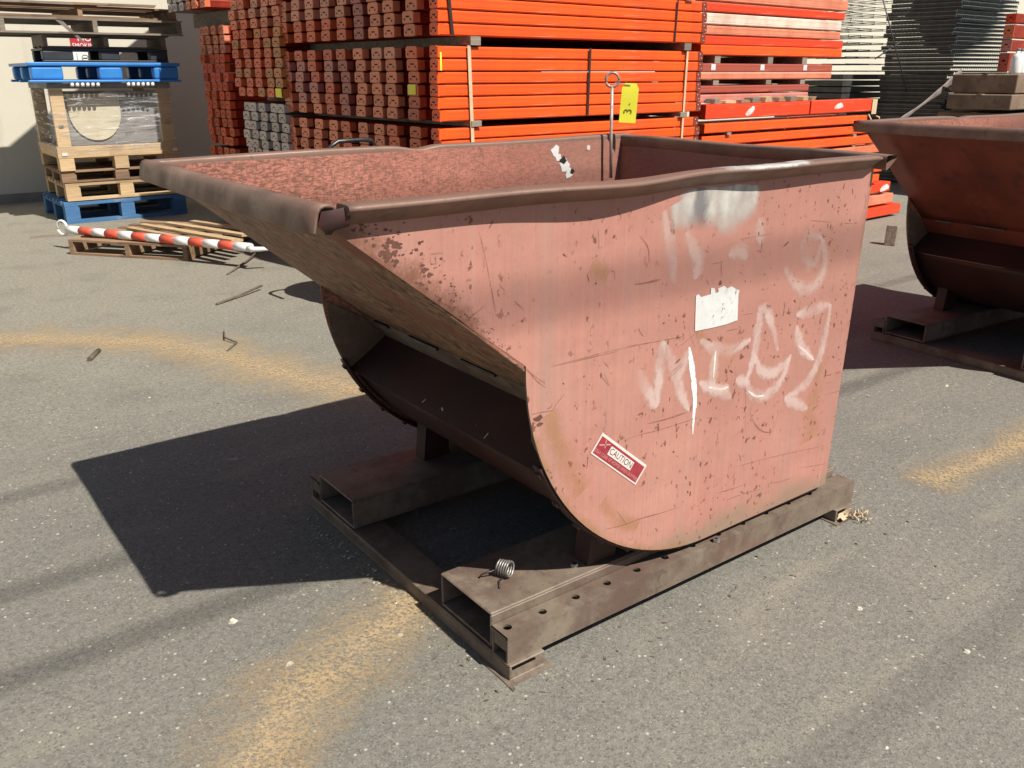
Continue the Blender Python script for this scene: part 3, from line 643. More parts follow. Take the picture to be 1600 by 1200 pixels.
        tag(b.build('sticker_scrap', M[mt], farp), '%s torn sticker scrap inside the tub' % mt)
    rows = []
    for i in range(17):
        x = lerp(.60, .98, i/16); o_, u_ = bulge(x); g = .5*math.sin(math.pi*i/16)
        rows.append([(x, .006-p[0]*1.0-o_*(p[0]/.05)-.0004, H+u_+p[1]+.0008) for p in prof[1:6]])
    me = MB().sheet(rows).mesh('paint_smear', M['smear']); uv = me.uv_layers.new(name='UVMap')
    for l in me.loops:
        vi = l.vertex_index; e_ = min(1, 4*min(vi//5, 16-vi//5)/16); uv.data[l.index].uv = ((vi//5)/16, e_*(.10+.80*(vi%5)/4))
    tag(link('paint_smear', me, near_rim), 'silver white paint smear along the rim')

root = empty('dump_hopper', (0,0,0), 0, 'faded red self-dumping steel hopper with graffiti and white sticker in the foreground', 'hopper', 'self-dumping hoppers')
make_hopper(root, True)
root2 = empty('dump_hopper', (3.2455,.0096,0), R(-4), 'dark red self-dumping steel hopper cut off by the right picture edge', 'hopper', 'self-dumping hoppers')
make_hopper(root2, False)

# ------------------------------------------------------------------ stacks of pallet rack beams
AX = R(3.0)
def SP(x0, y0, u, w, z):            # stack frame: u along the beams, w into the depth
    c, s = math.cos(AX), math.sin(AX); return (x0 + u*c - w*s, y0 + u*s + w*c, z)
ORD = ['first','second','third','fourth','fifth','sixth','seventh','eighth','ninth','tenth','eleventh','twelfth','thirteenth','fourteenth','fifteenth','sixteenth']
COL = {'orange': (.86,.105,.012), 'dull orange': (.70,.125,.040), 'pale orange': (.72,.205,.095), 'salmon': (.66,.24,.14), 'mauve': (.50,.17,.13), 'maroon': (.36,.085,.06), 'rust red': (.56,.095,.035), 'grey': (.46,.43,.40), 'ochre': (.50,.19,.05), 'red': (.74,.055,.015), 'cream': (.72,.62,.50), 'dusty pink': (.55,.23,.19)}
_mesh = {}
def beam_body(L, wd, ht):
    k = ('b', L, wd, ht)
    if k not in _mesh:
        b = MB(); st = ht*.30; sw = wd*.62                            # step beam: lower ledge in front
        c_ = .007; b.prism([(0,c_),(c_*.8,0),(wd-c_,0),(wd,c_),(wd,ht-c_),(wd-c_,ht),(c_,ht),(c_*.3,ht-c_*.25),(0,ht-c_)], lambda p, t: (t, p[0], p[1]), .004, L-.004)
        for z in (ht*.28, ht*.72): b.box(.01, L-.01, -.0010, .001, z-.0012, z+.0012)
        _mesh[k] = b.mesh('beam_body', M['beam'])
    return _mesh[k]
def connector(wd, ht, mat='beam'):
    k = ('c', wd, ht, mat)
    if k not in _mesh:
        b = MB(); z0, z1 = .002, ht
        b.prism([(0,z0+.006),(.006,z0),(wd-.006,z0),(wd,z0+.006),(wd,z1-.012),(wd-.012,z1),(.010,z1),(0,z1-.010)], lambda p, t: (t, p[0], p[1]), -.005, .0)
        b.box(-.004, .045, -.0025, .0005, z0+.004, z1-.006, 0)           # side return
        b.box(-.006, -.0045, wd*.36, wd*.66, ht*.52, ht*.64, 1)          # slot
        for yy in (.24, .80):
            b.prism([(wd*yy+.0065*math.cos(t*1.047), ht*.36+.0065*math.sin(t*1.047)) for t in range(6)], lambda p, t: (t, p[0], p[1]), -.0061, -.0045, 1)
        b.box(-.018, -.005, -.020, wd*.28, z0, z0+.006, 0)               # hook tongue
        _mesh[k] = b.mesh('end_connector', [M[mat], M['cavity']])
    return _mesh[k]
def rivet_mesh():
    if 'r' not in _mesh:
        b = MB(); b.prism([(.004*math.cos(t*1.047), .004*math.sin(t*1.047)) for t in range(6)], lambda p, t: (p[0], t, p[1]), -.0035, 0); _mesh['r'] = b.mesh('rivet', M['white'])
    return _mesh['r']
def beam(loc, L, wd, ht, cw, colname, label, group, left=True, right=False, ch=None, rz=None, tilt=0, cmat='beam', vary=None):
    r = empty('rack_crossbar', loc, AX if rz is None else rz, label, 'rack beam', group)
    if tilt: r.rotation_euler[0] = tilt
    k = vary or random.Random(hash((round(loc[0]*997), round(loc[1]*997), round(loc[2]*997)))).uniform(.82, 1.12)
    c = tuple(x*k for x in COL[colname]) + (1,)
    o = link('beam_body', beam_body(L, wd, ht), r); o.color = c if (right or cw == .10 and not left) else ((.24*k,.020*k,.008*k,1) if colname != 'grey' else (.22,.20,.19,1))  # bodies inside the stacks get the gap shade in their colour
    ch = ch or ht
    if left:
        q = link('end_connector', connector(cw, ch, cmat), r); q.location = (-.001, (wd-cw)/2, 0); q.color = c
    if right:
        q = link('end_connector', connector(cw, ch, 'shade_red'), r); q.location = (L+.001, (wd+cw)/2, 0); q.rotation_euler = (0,0,math.pi); q.color = c
        f = MB(); f.box(L-.048, L, -.004, -.0015, .003, ch-.003); q = f.build('connector_flange', M['shade_red'], r)
        for xx, zz in ((L-.016,.020),(L-.032,.048)):
            v = link('rivet', rivet_mesh(), q); v.location = (xx, -.0042, zz)
    return r

def lab(c, st, tier, r, k):
    return '%s rack beam, %s stack %s tier, %s row from top, %s column from right' % (c, st, tier, ORD[r], ORD[k])
rb = random.Random(11)
# near stack: ten columns deep, three tiers, 8 ft beams
AX0, AY0, AL = 1.845, 3.165, 2.40
PITCH = .0714
def near_tier(name, ztop, rows, palette, cw=.118, cols=10):
    g = 'beams of the near orange stack'
    wpos = [0, .235, .47, .655, .845] + [1.06 + .215*k for k in range(5)]
    for r in range(rows):
        for k in range(cols):
            z = ztop - (r+1)*PITCH
            cn = palette(r, k)
            jit = rb.uniform(-.012,.012)
            u = jit*.8
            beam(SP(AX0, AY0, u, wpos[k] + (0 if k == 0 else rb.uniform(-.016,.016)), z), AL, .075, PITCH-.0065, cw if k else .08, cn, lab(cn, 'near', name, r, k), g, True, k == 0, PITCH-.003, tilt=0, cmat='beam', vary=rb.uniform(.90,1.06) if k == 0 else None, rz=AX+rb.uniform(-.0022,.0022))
def pal_mid(r, k):
    if k == 0: return 'orange'
    if k == 1: return 'rust red' if r > 3 else 'dull orange'
    if k < 5: return 'pale orange' if r != 0 or k > 3 else 'salmon'
    return [['rust red','dull orange','dull orange','rust red','rust red'],['mauve','mauve','rust red','mauve','maroon'],['mauve','mauve','rust red','mauve','maroon'],['rust red','mauve','mauve','rust red','maroon'],['pale orange','mauve','pale orange','rust red','maroon'],['pale orange','pale orange','pale orange','rust red','maroon']][r][9-k]
near_tier('middle', 1.540, 6, pal_mid)
near_tier('upper', 1.591+4*PITCH, 4, lambda r, k: 'orange' if k == 0 else ('pale orange' if k < 4 else ('maroon' if k == 4 else 'salmon' if r < 2 else 'dull orange')))
near_tier('lower', 1.077, 6, lambda r, k: 'orange' if k == 0 else ('dull orange' if k in (1,2,5) else 'pale orange'))
def beam_mass(x0, y0, L, w, z0, z1, colname, label, dz=.0714, dw=.215):
    b = MB(); nz = int((z1-z0)/dz)
    for i in range(nz):
        k = 0
        while k*dw < w - .05: b.box(.0, L, k*dw, k*dw+.09, z0+i*dz, z0+i*dz+dz-.007); b.box(-.006, 0, k*dw-.01, k*dw+.11, z0+i*dz, z0+i*dz+dz-.004); k += 1
    o = b.build('lower_beams', M['beam']); o.location = (x0, y0, 0); o.rotation_euler = (0,0,AX); o.color = (*COL[colname], 1)
    tag(o, label, 'rack beams', None, 'stuff')
beam_mass(AX0, AY0, AL, 2.05, 1.92, 2.72, 'orange', 'mass of orange rack beams on the near stack above the picture')
beam_mass(1.72, 5.15, 2.5, 1.0, 1.94, 2.75, 'dull orange', 'mass of rack beams on the middle stack above the picture')
beam_mass(1.82, 6.80, 2.5, 1.0, 2.10, 2.75, 'dull orange', 'mass of rack beams on the far stack above the picture')
beam_mass(AX0, AY0, AL, 2.05, .10, .62, 'orange', 'mass of orange rack beams at the hidden foot of the near stack')

def timber(name, x0, y0, u, w0, w1, z0, z1, wd, label, cat='timber', group='timbers between beam tiers', m='greywood'):
    b = MB(); b.box(-wd/2, wd/2, 0, w1-w0, 0, z1-z0); o = b.build(name, M[m]); o.location = SP(x0, y0, u, w0, z0); o.rotation_euler = (0,0,AX)
    tag(o, label, cat, group)
for s_, u_ in (('left',.26),('right',2.2)): timber('dunnage_timber', AX0, AY0, u_, -.02, 2.1, 1.8775, 1.919, .075, '%s wooden timber over the upper tier of the near stack' % s_)
for tn, z0, z1 in (('upper and middle', 1.541, 1.5905), ('middle and lower', 1.0775, 1.111), ('lower and foot', .60, .648), ('foot and ground', .0, .10)):
    for s, u in (('left', .26), ('right', 2.20)):
        timber('dunnage_timber', AX0, AY0, u, -.02, 2.1, z0, z1, .075, '%s wooden timber laid between the %s tiers of the near stack' % (s, tn) if 'ground' not in tn else '%s wooden timber under the foot of the near stack' % s)
def vstrap(name, mat, u, z0, z1, wd, label, cat, lean=0.0, off=-.010):
    b = MB(); b.prism([(-wd/2,0),(wd/2,0),(wd/2+lean,z1-z0),(-wd/2+lean,z1-z0)], lambda p, t: (p[0], t, p[1]), -.003, 0)
    o = b.build(name, M[mat]); o.location = SP(AX0, AY0, u, off, z0); o.rotation_euler = (0,0,AX); tag(o, label, cat, 'straps on the near stack')
vstrap('tan_strap', 'strap', .245, .62, 1.539, .024, 'tan strap at the left of the near stack front', 'strap', -.03)
vstrap('tan_strap', 'strap', 2.20, .62, 1.539, .020, 'tan strap at the right of the near stack front', 'strap', .01)
vstrap('black_band', 'band', 1.21, 1.114, 1.540, .018, 'thin dark band down the middle of the near stack front', 'band', .01)
vstrap('black_band', 'band', 2.06, 1.592, 1.870, .014, 'dark band near the right end of the upper tier', 'band', .012)
vstrap('black_band', 'band', .10, 1.592, 1.870, .020, 'dark band at the left corner of the upper tier', 'band', -.03)
def note(loc, w_, h_, mt, label, rz=-math.pi/2, group='yellow notes on the beam ends'):
    b = MB(); b.box(-w_/2, w_/2, -.001, 0, 0, h_); o = b.build('paper_note', M[mt]); o.location = loc; o.rotation_euler = (0,0,rz+AX); tag(o, label, 'note', group)
note(SP(AX0,AY0,-.012,.27,1.262), .085, .058, 'tag', 'small yellow note on a beam end in the second column from right')
note(SP(AX0,AY0,.012,-.008,1.40), .012, .10, 'tag', 'thin yellow strip at the near stack corner', 0)

# far stacks, ends facing the camera
def far_stack(st, tier, x0, y0, ws, ztop, rows, pitch, palette, L=2.6, cw=.10, gname=None):
    for r in range(rows):
        for k, w_ in enumerate(ws):
            cn = palette(r, k)
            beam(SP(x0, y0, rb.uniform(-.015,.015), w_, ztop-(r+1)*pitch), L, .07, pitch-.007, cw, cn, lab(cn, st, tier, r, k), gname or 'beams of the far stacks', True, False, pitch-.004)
pf = lambda r, k: rb.choice(('pale orange','salmon','pale orange','dull orange')) if r < 3 else rb.choice(('dull orange','ochre','dull orange'))
far_stack('middle', 'upper', 1.72, 5.05, [.10,.27,.46,.66,.84], 1.925, 10, .0715, lambda r, k: 'ochre' if (k == 0 and r > 3) else pf(r, k), cw=.115)
far_stack('middle', 'grey', 1.72, 5.05, [.10,.27,.46,.63,.77], 1.168, 6, .071, lambda r, k: 'grey', cw=.115)
far_stack('far', 'main', 1.96, 6.45, [.50,.645,.80,.96], 1.80, 13, .0815, lambda r, k: 'salmon' if r < 3 else rb.choice(('dull orange','rust red','dull orange')), cw=.105)
far_stack('far', 'bottom', 1.96, 6.45, [.50,.645,.80,.96], .72, 2, .0815, lambda r, k: rb.choice(('dull orange','pale orange')), cw=.105)
far_stack('far', 'top', 1.80, 6.45, [.42,.60,.78,.95,1.12,1.28], 2.08, 2, .075, lambda r, k: 'grey' if k > 2 else 'pale orange', cw=.105)
note(SP(1.72,5.05,-.03,.125,1.215), .10, .062, 'tag', 'small yellow note on the middle stack above the grey beams')
beam_mass(1.72, 5.05, 2.5, 1.0, .08, .73, 'dull orange', 'mass of rack beams at the hidden foot of the middle stack')
beam_mass(1.96, 6.90, 2.5, .6, .08, .54, 'dull orange', 'mass of rack beams at the hidden foot of the far stack')
for x0, y0, w0, w1, z0, z1, t in ((1.72,5.05,.0,.95,1.170,1.209,'grey beams and the middle stack'),(1.96,6.45,.40,1.06,.722,.738,'far stack and its bottom rows'),(1.72,5.05,0,.95,0,.08,'ground and the middle stack'),(1.96,6.45,.4,1.06,0,.08,'ground and the far stack'),(1.80,6.45,.35,1.4,1.803,1.928,'far stack and its top rows')):
    for s, u in (('left', .30), ('right', 2.1)): timber('dunnage_timber', x0, y0, u, w0, w1, z0, z1, .09, '%s wooden timber between %s' % (s, t))

# right stack: mixed beams lying along the same line
BX, BY = 4.36, 3.315
G2 = 'beams of the mixed right stack'
def rbeam(u, w_, z0, z1, L, cn, label, wd=.09, left=False, right=False, rz=None):
    return beam(SP(BX, BY, u, w_, z0), L, wd, z1-z0, .10, cn, label, G2, left, right, z1-z0, rz, vary=1.0)
rows = [(1.90,1.985,.02,2.0,'salmon','salmon rack beam at the top edge of the right stack'),
 (1.825,1.885,.0,1.99,'red','thin red rack beam over the cream beam in the right stack'),
 (1.735,1.815,-.01,1.96,'cream','cream white rack beam in the right stack'),
 (1.662,1.727,.02,1.93,'salmon','salmon rack beam directly under the cream beam'),
 (1.590,1.655,.04,1.97,'red','red upper half of the paired beam in the right stack'),
 (1.515,1.588,.02,1.99,'orange','bright orange beam paired below the red one'),
 (1.390,1.455,.02,1.86,'maroon','maroon rack beam with three white stickers'),
 (1.335,1.386,.02,1.86,'salmon','thin salmon beam under the maroon stickered beam'),
 (1.235,1.290,.02,1.52,'maroon','maroon beam above the broken wood scraps'),
 (1.165,1.225,.02,1.52,'dusty pink','dusty pink beam behind the broken wood scraps')]
for z0, z1, u, L, cn, lb in rows:
    for j in range(3):
        if j == 0: rbeam(u, .12, z0, z1, L, cn, lb)
        else: rbeam(u + .02*j, .12+.20*j, z0, z1, L, cn, '%s, %s row behind' % (' '.join(lb.split()[:9]), ('second','third')[j-1]))
for i, (z0, z1) in enumerate(((1.457,1.513),(1.294,1.333))):
    for s, u in (('left',.25),('middle',.95),('right',1.45)): timber('dunnage_timber', BX, BY, u, .13, .7, z0, z1, .07, '%s timber in the %s gap of the right stack' % (s, ('upper','lower')[i]), group='timbers in the right stack')
for i, (u, n) in enumerate(((.16,'left'),(.80,'middle'),(1.42,'right'))):
    b = MB(); b.box(0,.055,-.002,0,0,.045); o = b.build('white_sticker', M['white']); o.location = SP(BX,BY,u,.1185,1.405); o.rotation_euler = (0,0,AX); tag(o, '%s white sticker on the maroon beam of the right stack' % n, 'sticker', 'white stickers on the maroon beam')
# broken wood scraps on the red beams
for i in range(9):
    u = .10 + i*.17 + rb.uniform(-.03,.03); b = MB(); h = rb.uniform(.02,.045); b.prism([(0,0),(rb.uniform(.05,.13),0),(rb.uniform(.05,.12),h),(.01,h*.8)], lambda p, t: (p[0], t, p[1]), 0, .09)
    o = b.build('wood_scrap', M[('greywood','wood','brownwood')[i % 3]]); o.location = SP(BX,BY,u,.02,1.1605); o.rotation_euler = (0,0,AX+rb.uniform(-.2,.2)); tag(o, '%s broken wood scrap from the left on top of the red beams' % ORD[i], 'wood scrap', 'wood scraps on the red beams')
# front bundle: two red box beams over long orange beams that reach the ground
rbeam(-.02, 0, 1.045, 1.155, 1.42, 'red', 'left red box beam with a white scuff, front of right stack', .16)
rbeam(1.415, .0, 1.045, 1.155, 1.10, 'red', 'right red box beam with a white scuff, front of right stack', .16)
def scuff(name, u, z, strokes, wd, label, cat, off=-.0028):
    me = ribbon_mesh(name, strokes, wd, M['bright'], lambda a, b_: (a, 0, b_), True, 4); o = link(name, me); o.location = SP(BX, BY, u, off, z); o.rotation_euler = (0,0,AX); tag(o, label, cat)
scuff('white_scuff', .55, 1.062, [[(-.06,.008),(-.01,.026),(.035,.045),(.05,.040)]], .055, 'white scuff mark on the left red box beam', 'scuff')
scuff('white_scuff', 1.86, 1.062, [[(-.07,.03),(-.02,.040),(.03,.046),(.07,.038)]], .05, 'white scuff mark on the right red box beam', 'scuff')
zz = 1.035; k = 0
for L, cn, off in ((2.40,'orange',.0),(2.52,'orange',.02),(2.66,'orange',-.01),(2.86,'pale orange',.0),(2.78,'pale orange',.02),(2.80,'orange',.0),(2.75,'orange',-.01),(3.05,'red',.02),(3.10,'salmon',.0),(3.25,'red',-.02)):
    ht = .072 if k < 7 else .095
    zz -= ht + .022
    rbeam(-.02, off, zz, zz+ht, L, cn, '%s long beam, %s row below the red box beams' % (cn, ORD[k]), .11)
    rbeam(.0, off+.2, zz, zz+ht, L-.1, cn, '%s long beam behind the %s row under the red box beams' % (cn, ORD[k]), .11)
    for s, u in (('left',.3),('right',2.2)): timber('spacer_batten', BX, BY, u, .0, .42, zz-.0215, zz-.0005, .05, '%s thin batten under the %s long beam' % (s, ORD[k]), 'batten', 'battens between the long beams')
    k += 1
_zlow = zz
for s, u in (('left',.3),('right',2.6)):
    if zz > .03: timber('dunnage_timber', BX, BY, u, .0, .45, 0, zz-.022, .09, '%s ground timber under the long beams of the right stack' % s)
for u, w_, z0, z1, lb in ((2.42,-.012,.86,1.02,'left pale plastic tie round the orange beam ends'),(2.56,-.012,.88,1.0,'right pale plastic tie round the orange beam ends')):
    b = MB(); b.tube([(0,0,0),(.01,-.012,.05),(-.01,-.012,.11),(-.03,.01,z1-z0)], .007, 6); o = b.build('plastic_tie', M['strap']); o.location = SP(BX,BY,u,w_,z0); tag(o, lb, 'tie', 'plastic ties')
note(SP(BX,BY,2.47,-.006,1.02), .085, .135, 'strap', 'tan paper tag hanging at the right end of the red box beam', 0)
scuff('white_label', 2.76, .275, [[(.0,.01),(.05,.03),(.12,.04),(.16,.03)]], .06, 'torn white label on the low beams at the right end', 'label', -.0235)

# ------------------------------------------------------------------ pallets at the left
def plank(mm, name, sx, sy, sz, loc, parent, rz=0, jag=0.0, seed=0):
    rr = random.Random(seed); b = MB(); b.box(0, sx, 0, sy, 0, sz)
    if jag: b.v = [(x + (rr.uniform(-jag, jag)), y, z + rr.uniform(-jag,jag)*.12) for x, y, z in b.v]
    o = b.build(name, mm, parent); o.location = loc; o.rotation_euler = (0,0,rz); return o
def wood_pallet(label, loc, rz, wd, dp, ht, mat, group='pallets in the left tower', jag=.004, seed=1, block=False, tb=.018, front='planks'):
    """front edge runs along local x; stringers run into the depth (or blocks)"""
    r = empty('wood_pallet', loc, rz, label, 'pallet', group); rr = random.Random(seed); mm = M[mat]
    nb = 7; bw = .095
    for i in range(nb):
        y = (dp-bw)*i/(nb-1); plank(mm, 'plank', wd, bw, tb, (0, y, ht-tb), r, 0, jag, seed*50+i)
    if block:
        for i in range(3):
            for j in range(3): plank(mm, 'block', .13, .10, ht-2*tb-.018, ((wd-.13)*i/2, (dp-.10)*j/2, tb), r)
            plank(mm, 'stringer', .12, dp, .018, ((wd-.12)*i/2, 0, ht-tb-.018), r)
        for j in range(3): plank(mm, 'plank', wd, .095, tb, (0, (dp-.095)*j/2, 0), r, 0, jag, seed*77+j)
    else:
        for i in range(3): plank(mm, 'stringer', .04, dp, ht-2*tb, ((wd-.04)*i/2, 0, tb), r)
        for j in range(3): plank(mm, 'plank', wd, .095, tb, (0, (dp-.095)*j/2, 0), r, 0, jag, seed*77+j)
    return r
TY = 8.0
wood_pallet('blue painted pallet at the bottom of the left tower', (.575,TY-.02,0), R(1), 1.16, 1.0, .205, 'bluewood', block=True, seed=2, tb=.03)
wood_pallet('pale wooden pallet just above the blue painted one', (.615,TY,.215), 0, 1.12, .98, .165, 'wood', block=True, seed=3, tb=.024)
wood_pallet('brown wooden pallet directly under the wrapped crate', (.60,TY+.01,.388), R(-1), 1.10, .98, .112, 'brownwood', block=True, seed=4, tb=.016)
# wrapped crate
cr = empty('wrapped_crate', (.60,TY-.01,.502), 0, 'pale timber crate wrapped in clear stretch film, middle of left tower', 'crate')
for i in range(3):
    for j in (0, 1): plank(M['wood'], 'skid_block', .13, .12, .118, ((1.12-.13)*i/2, j*.84, 0), cr)
plank(M['wood'], 'base_board', 1.13, .045, .105, (-.005, -.003, .119), cr); plank(M['wood'], 'base_board', 1.13, .045, .105, (-.005, .92, .119), cr)
plank(M['wood'], 'base_board', .045, .87, .105, (0, .043, .119), cr); plank(M['wood'], 'base_board', .045, .87, .105, (1.075, .043, .119), cr)
plank(M['wood'], 'deck_board', 1.03, .87, .02, (.045, .044, .10), cr)
for x in (.012, .985):
    for y in (.004, .90): plank(M['wood'], 'corner_post', .115, .06, .52, (x, y, .225), cr)
plank(M['grey'], 'liner_panel', .86, .02, .50, (.128, .10, .225), cr)
b = MB(); cx, cz, rd = .40, .53, .235
pts = [(cx+rd*math.cos(R(180+180*k/20)), cz+rd*1.12*math.sin(R(180+180*k/20))) for k in range(21)] + [(cx+rd, .70), (cx-rd,.70)]
b.prism(pts, lambda p, t: (p[0], t, p[1]), .085, .098); b.build('lit_wall_panel', M['beige'], cr)  # added beige panel standing in for lit wall seen through an opening
MB().box(0,1.11,.0,.96,.747,.80).build('top_slab', M['grey'], cr)
rows = []
for i in range(14):
    z = lerp(.16, .80, i/13); rows.append([(x, y + .006*math.sin(i*1.9+x*7), z) for x, y in ((-.012,.95),(-.012,.5),(-.012,-.008),(.3,-.010),(.6,-.009),(.9,-.010),(1.125,-.008),(1.125,.5),(1.125,.95))])
MB().sheet(rows).build('stretch_film', M['film'], cr)
for x in (.045, 1.02): MB().box(x, x+.04, -.0045, -.0035, .40, .425).build('staple_plate', M['bolt'], cr)
for x in (.03, 1.06): MB().box(x, x+.05, -.0105, -.0095, .14, .17).build('paper_tab', M['white'], cr)
# blue plastic pallet
bp = empty('plastic_pallet', (.455,TY-.10,1.305), 0, 'bright blue plastic pallet lying on the wrapped crate', 'pallet', 'plastic pallets in the left tower')
MB().box(0,1.35,0,1.05,.142,.170).build('deck', M['blueplastic'], bp, .006)
MB().box(-.005,1.355,-.004,.035,.150,.176).build('front_rail', M['blueplastic'], bp, .004)
for j in range(3): MB().box(-.005,1.355,j*.49,j*.49+.07,.0,.022).build('bottom_runner', M['blueplastic'], bp, .005)
for x0, x1 in ((.02,.29),(.60,.81),(1.10,1.34)):
    for j in range(3): MB().box(x0,x1,.008+j*.46,.12+j*.46,.0225,.1415).build('block', M['blueplastic'], bp, .022, 3)
for x0 in (.33,.83):
    for k in range(6):
        q = MB(); q.tube([(x0+.045*k+.02,.02,-.002),(x0+.045*k+.02,.02,-.038)], .017, 10); q.build('white_foot', M['pole_white'], bp)
# black plastic pallet
kp = empty('plastic_pallet', (.61,TY-.02,1.484), 0, 'black plastic pallet between the blue one and the grey wooden ones', 'pallet', 'plastic pallets in the left tower')
MB().box(0,1.12,0,.55,.100,.122).build('deck', M['blackplastic'], kp, .004)
for j in range(2): MB().box(0,1.12,j*.46,j*.46+.06,.0,.018).build('bottom_runner', M['blackplastic'], kp, .004)
for x0, x1 in ((0,.26),(.50,.67),(.95,1.12)):
    for j in range(2): MB().box(x0,x1,.004+j*.44,.10+j*.44,.0185,.0995).build('block', M['blackplastic'], kp, .010)
wood_pallet('slim grey wooden pallet above the black plastic one', (.63,TY,1.610), R(.5), 1.10, .50, .112, 'greywood', seed=6, tb=.014)
wood_pallet('dark weathered pallet with torn plastic, second from tower top', (.29,TY-.12,1.726), R(-1.5), 1.56, 1.08, .135, 'greywood', jag=.02, seed=7)
wood_pallet('broken grey brown pallet topmost on the left tower', (.10,TY-.10,1.866), R(1.2), 1.74, 1.05, .105, 'brownwood', jag=.03, seed=8)
b = MB(); rows = [[(.72+.03*i+.02*j, TY-.125-.006*math.sin(i+j), 1.86-.028*i-.012*j*(i/7)) for j in range(4)] for i in range(8)]
tag(b.sheet(rows).build('torn_plastic', M['tarp']), 'torn grey plastic strip hanging from the dark weathered pallet', 'plastic')

# low pallet on the asphalt with pole and slats
a = math.atan2(5.52-6.34, .945-.277)
wood_pallet('low brown pallet lying on the asphalt before the left tower', (.277,6.34,0), a, 1.08, 1.0, .125, 'brownwood', group='loose pallets', seed=9)
pr = empty('striped_pole', (.333,6.587,.165), 0, 'red and white striped barrier pole with a white ring end on the low pallet', 'pole')
p0, p1 = Vector((0,0,0)), Vector((.93,-1.66,-.005)); n = 13
for i in range(n):
    q0 = p0.lerp(p1, i/n); q1 = p0.lerp(p1, (i+1)/n)
    MB().tube([q0, q1], .034, 12).build('red_stripe' if i % 2 == 1 else 'white_stripe', M['pole_red'] if i % 2 == 1 else M['pole_white'], pr)
dr = (p1-p0).normalized(); sd_ = dr.cross(Vector((0,0,1)))
MB().tube([Vector((-.03,.055,.01)) + .058*(dr*math.cos(t*.3927) + Vector((0,0,1))*math.sin(t*.3927)) for t in range(16)], .011, 8, closed=True).build('end_ring', M['pole_white'], pr)
MB().tube([p1 + sd_*.03 + dr*.0, p1 + dr*.06 + sd_*.05, p1 + dr*.12 + sd_*.0, p1 + dr*.16 - sd_*.03], [.022,.02,.016,.012], 8).build('rope_end', M['pole_white'], pr)
for i in range(6):
    s0 = Vector((.80+.10*i, 6.52-.02*i, .128+.022*(i%2))); s1 = Vector((1.18+.075*i, 5.16+.09*i, .135+.022*(i%2))); d = s1-s0
    b = MB(); b.box(0, d.length, -.03, .03, 0, .02); o = b.build('timber_lath', M['wood']); o.location = s0; o.rotation_euler = (0, -math.asin(d.z/d.length), math.atan2(d.y, d.x))
    tag(o, '%s pale timber lath from the left beside the striped pole' % ORD[i], 'lath', 'timber laths by the pole')
# cable drum sized barrel with handle, almost hidden behind the hopper
dm = empty('steel_drum', (1.55,3.36,0), 0, 'dark drum with a bent handle mostly hidden behind the foreground hopper', 'drum')
b = MB(); prof = [(.27,.0),(.28,.02),(.275,.27),(.285,.29),(.275,.31),(.275,.57),(.285,.59),(.275,.61),(.28,.84),(.272,.86),(.262,.845),(0,.845)]
b.sheet([[(r_*math.cos(k*math.pi/14), r_*math.sin(k*math.pi/14), z_) for k in range(28)] for r_, z_ in prof], 0, True, True); b.build('drum_shell', M['blackplastic'], dm)
MB().tube([(-.37,.02,.70),(-.35,.02,.93),(-.32,.02,.985),(-.27,.02,1.012),(-.12,.02,1.016),(-.055,.02,1.010),(-.035,.02,.985),(-.03,.02,.93),(-.03,.02,.80)], .0125, 8).build('handle', M['handle'], dm)

# ------------------------------------------------------------------ wire decks and odds at the right
def ordw(k):
    n = k+1
    if n <= 16: return ORD[k]
    if n < 20: return ('seventeenth','eighteenth','nineteenth')[n-17]
    t, u = divmod(n, 10); T = {2:'twent',3:'thirt',4:'fort'}[t]
    return T+'ieth' if u == 0 else T+'y-'+ORD[u-1]
def deck_mesh(sx, sy, nx, ny, r, lip, dense=True):
    b = MB()
    for i in range(nx): x = sx*i/(nx-1); b.box(x-r, x+r, 0, sy, 0, 2*r)
    for j in range(ny): y = sy*j/(ny-1); b.box(0, sx, y-r, y+r, 2*r, 4*r)
    for i in range(nx): x = sx*i/(nx-1); b.box(x-r, x+r, -r*2, 0, -lip, 2*r)
    for x in ((0, sx*.33, sx*.66, sx) if dense else ()): b.box(x-.02, x+.02, 0, sy, -.008, 0)
    if dense: b.box(-.006, .0, 0, sy, -.034, .012, 1)  # added side plate, dark in colour for the stack's shaded left face
    return b
dk = deck_mesh(1.5,.90,31,19,.0036,.026).mesh('wire_deck', [M['wire'], M['wire_dk']])
rr = random.Random(5)
for k in range(48):
    o = link('wire_deck', dk); o.location = (10.2+rr.uniform(-.035,.035), 4.56+rr.uniform(-.035,.035), .05+k*.050); o.rotation_euler = (0,0,R(2)+rr.uniform(-.012,.012))
    tag(o, 'wire mesh deck, %s from the ground in the tall dark stack' % ordw(k), 'wire deck', 'wire decks in the tall stack')
dk2 = deck_mesh(1.2,1.0,5,4,.0036,.004,False).mesh('wire_deck', [M['wire_dk'], M['wire_dk']])
for k in range(14):
    o = link('wire_deck', dk2); o.location = (9.75+rr.uniform(-.03,.03), 5.75+rr.uniform(-.03,.03), 1.40+k*.088); o.rotation_euler = (0,0,R(3))
    tag(o, 'open wire deck, %s from bottom in the spaced stack before the cream wall' % ordw(k), 'wire deck', 'wire decks in the spaced stack')
pd = empty('deck_skid', (9.75,5.75,0), R(3), 'dark skid of packed mesh panels under the spaced wire decks', 'skid')
for k in range(17): MB().box(0,1.2,0,1.0,.02+k*.08,.085+k*.08).build('panel_pack', M['wire_dk'], pd)
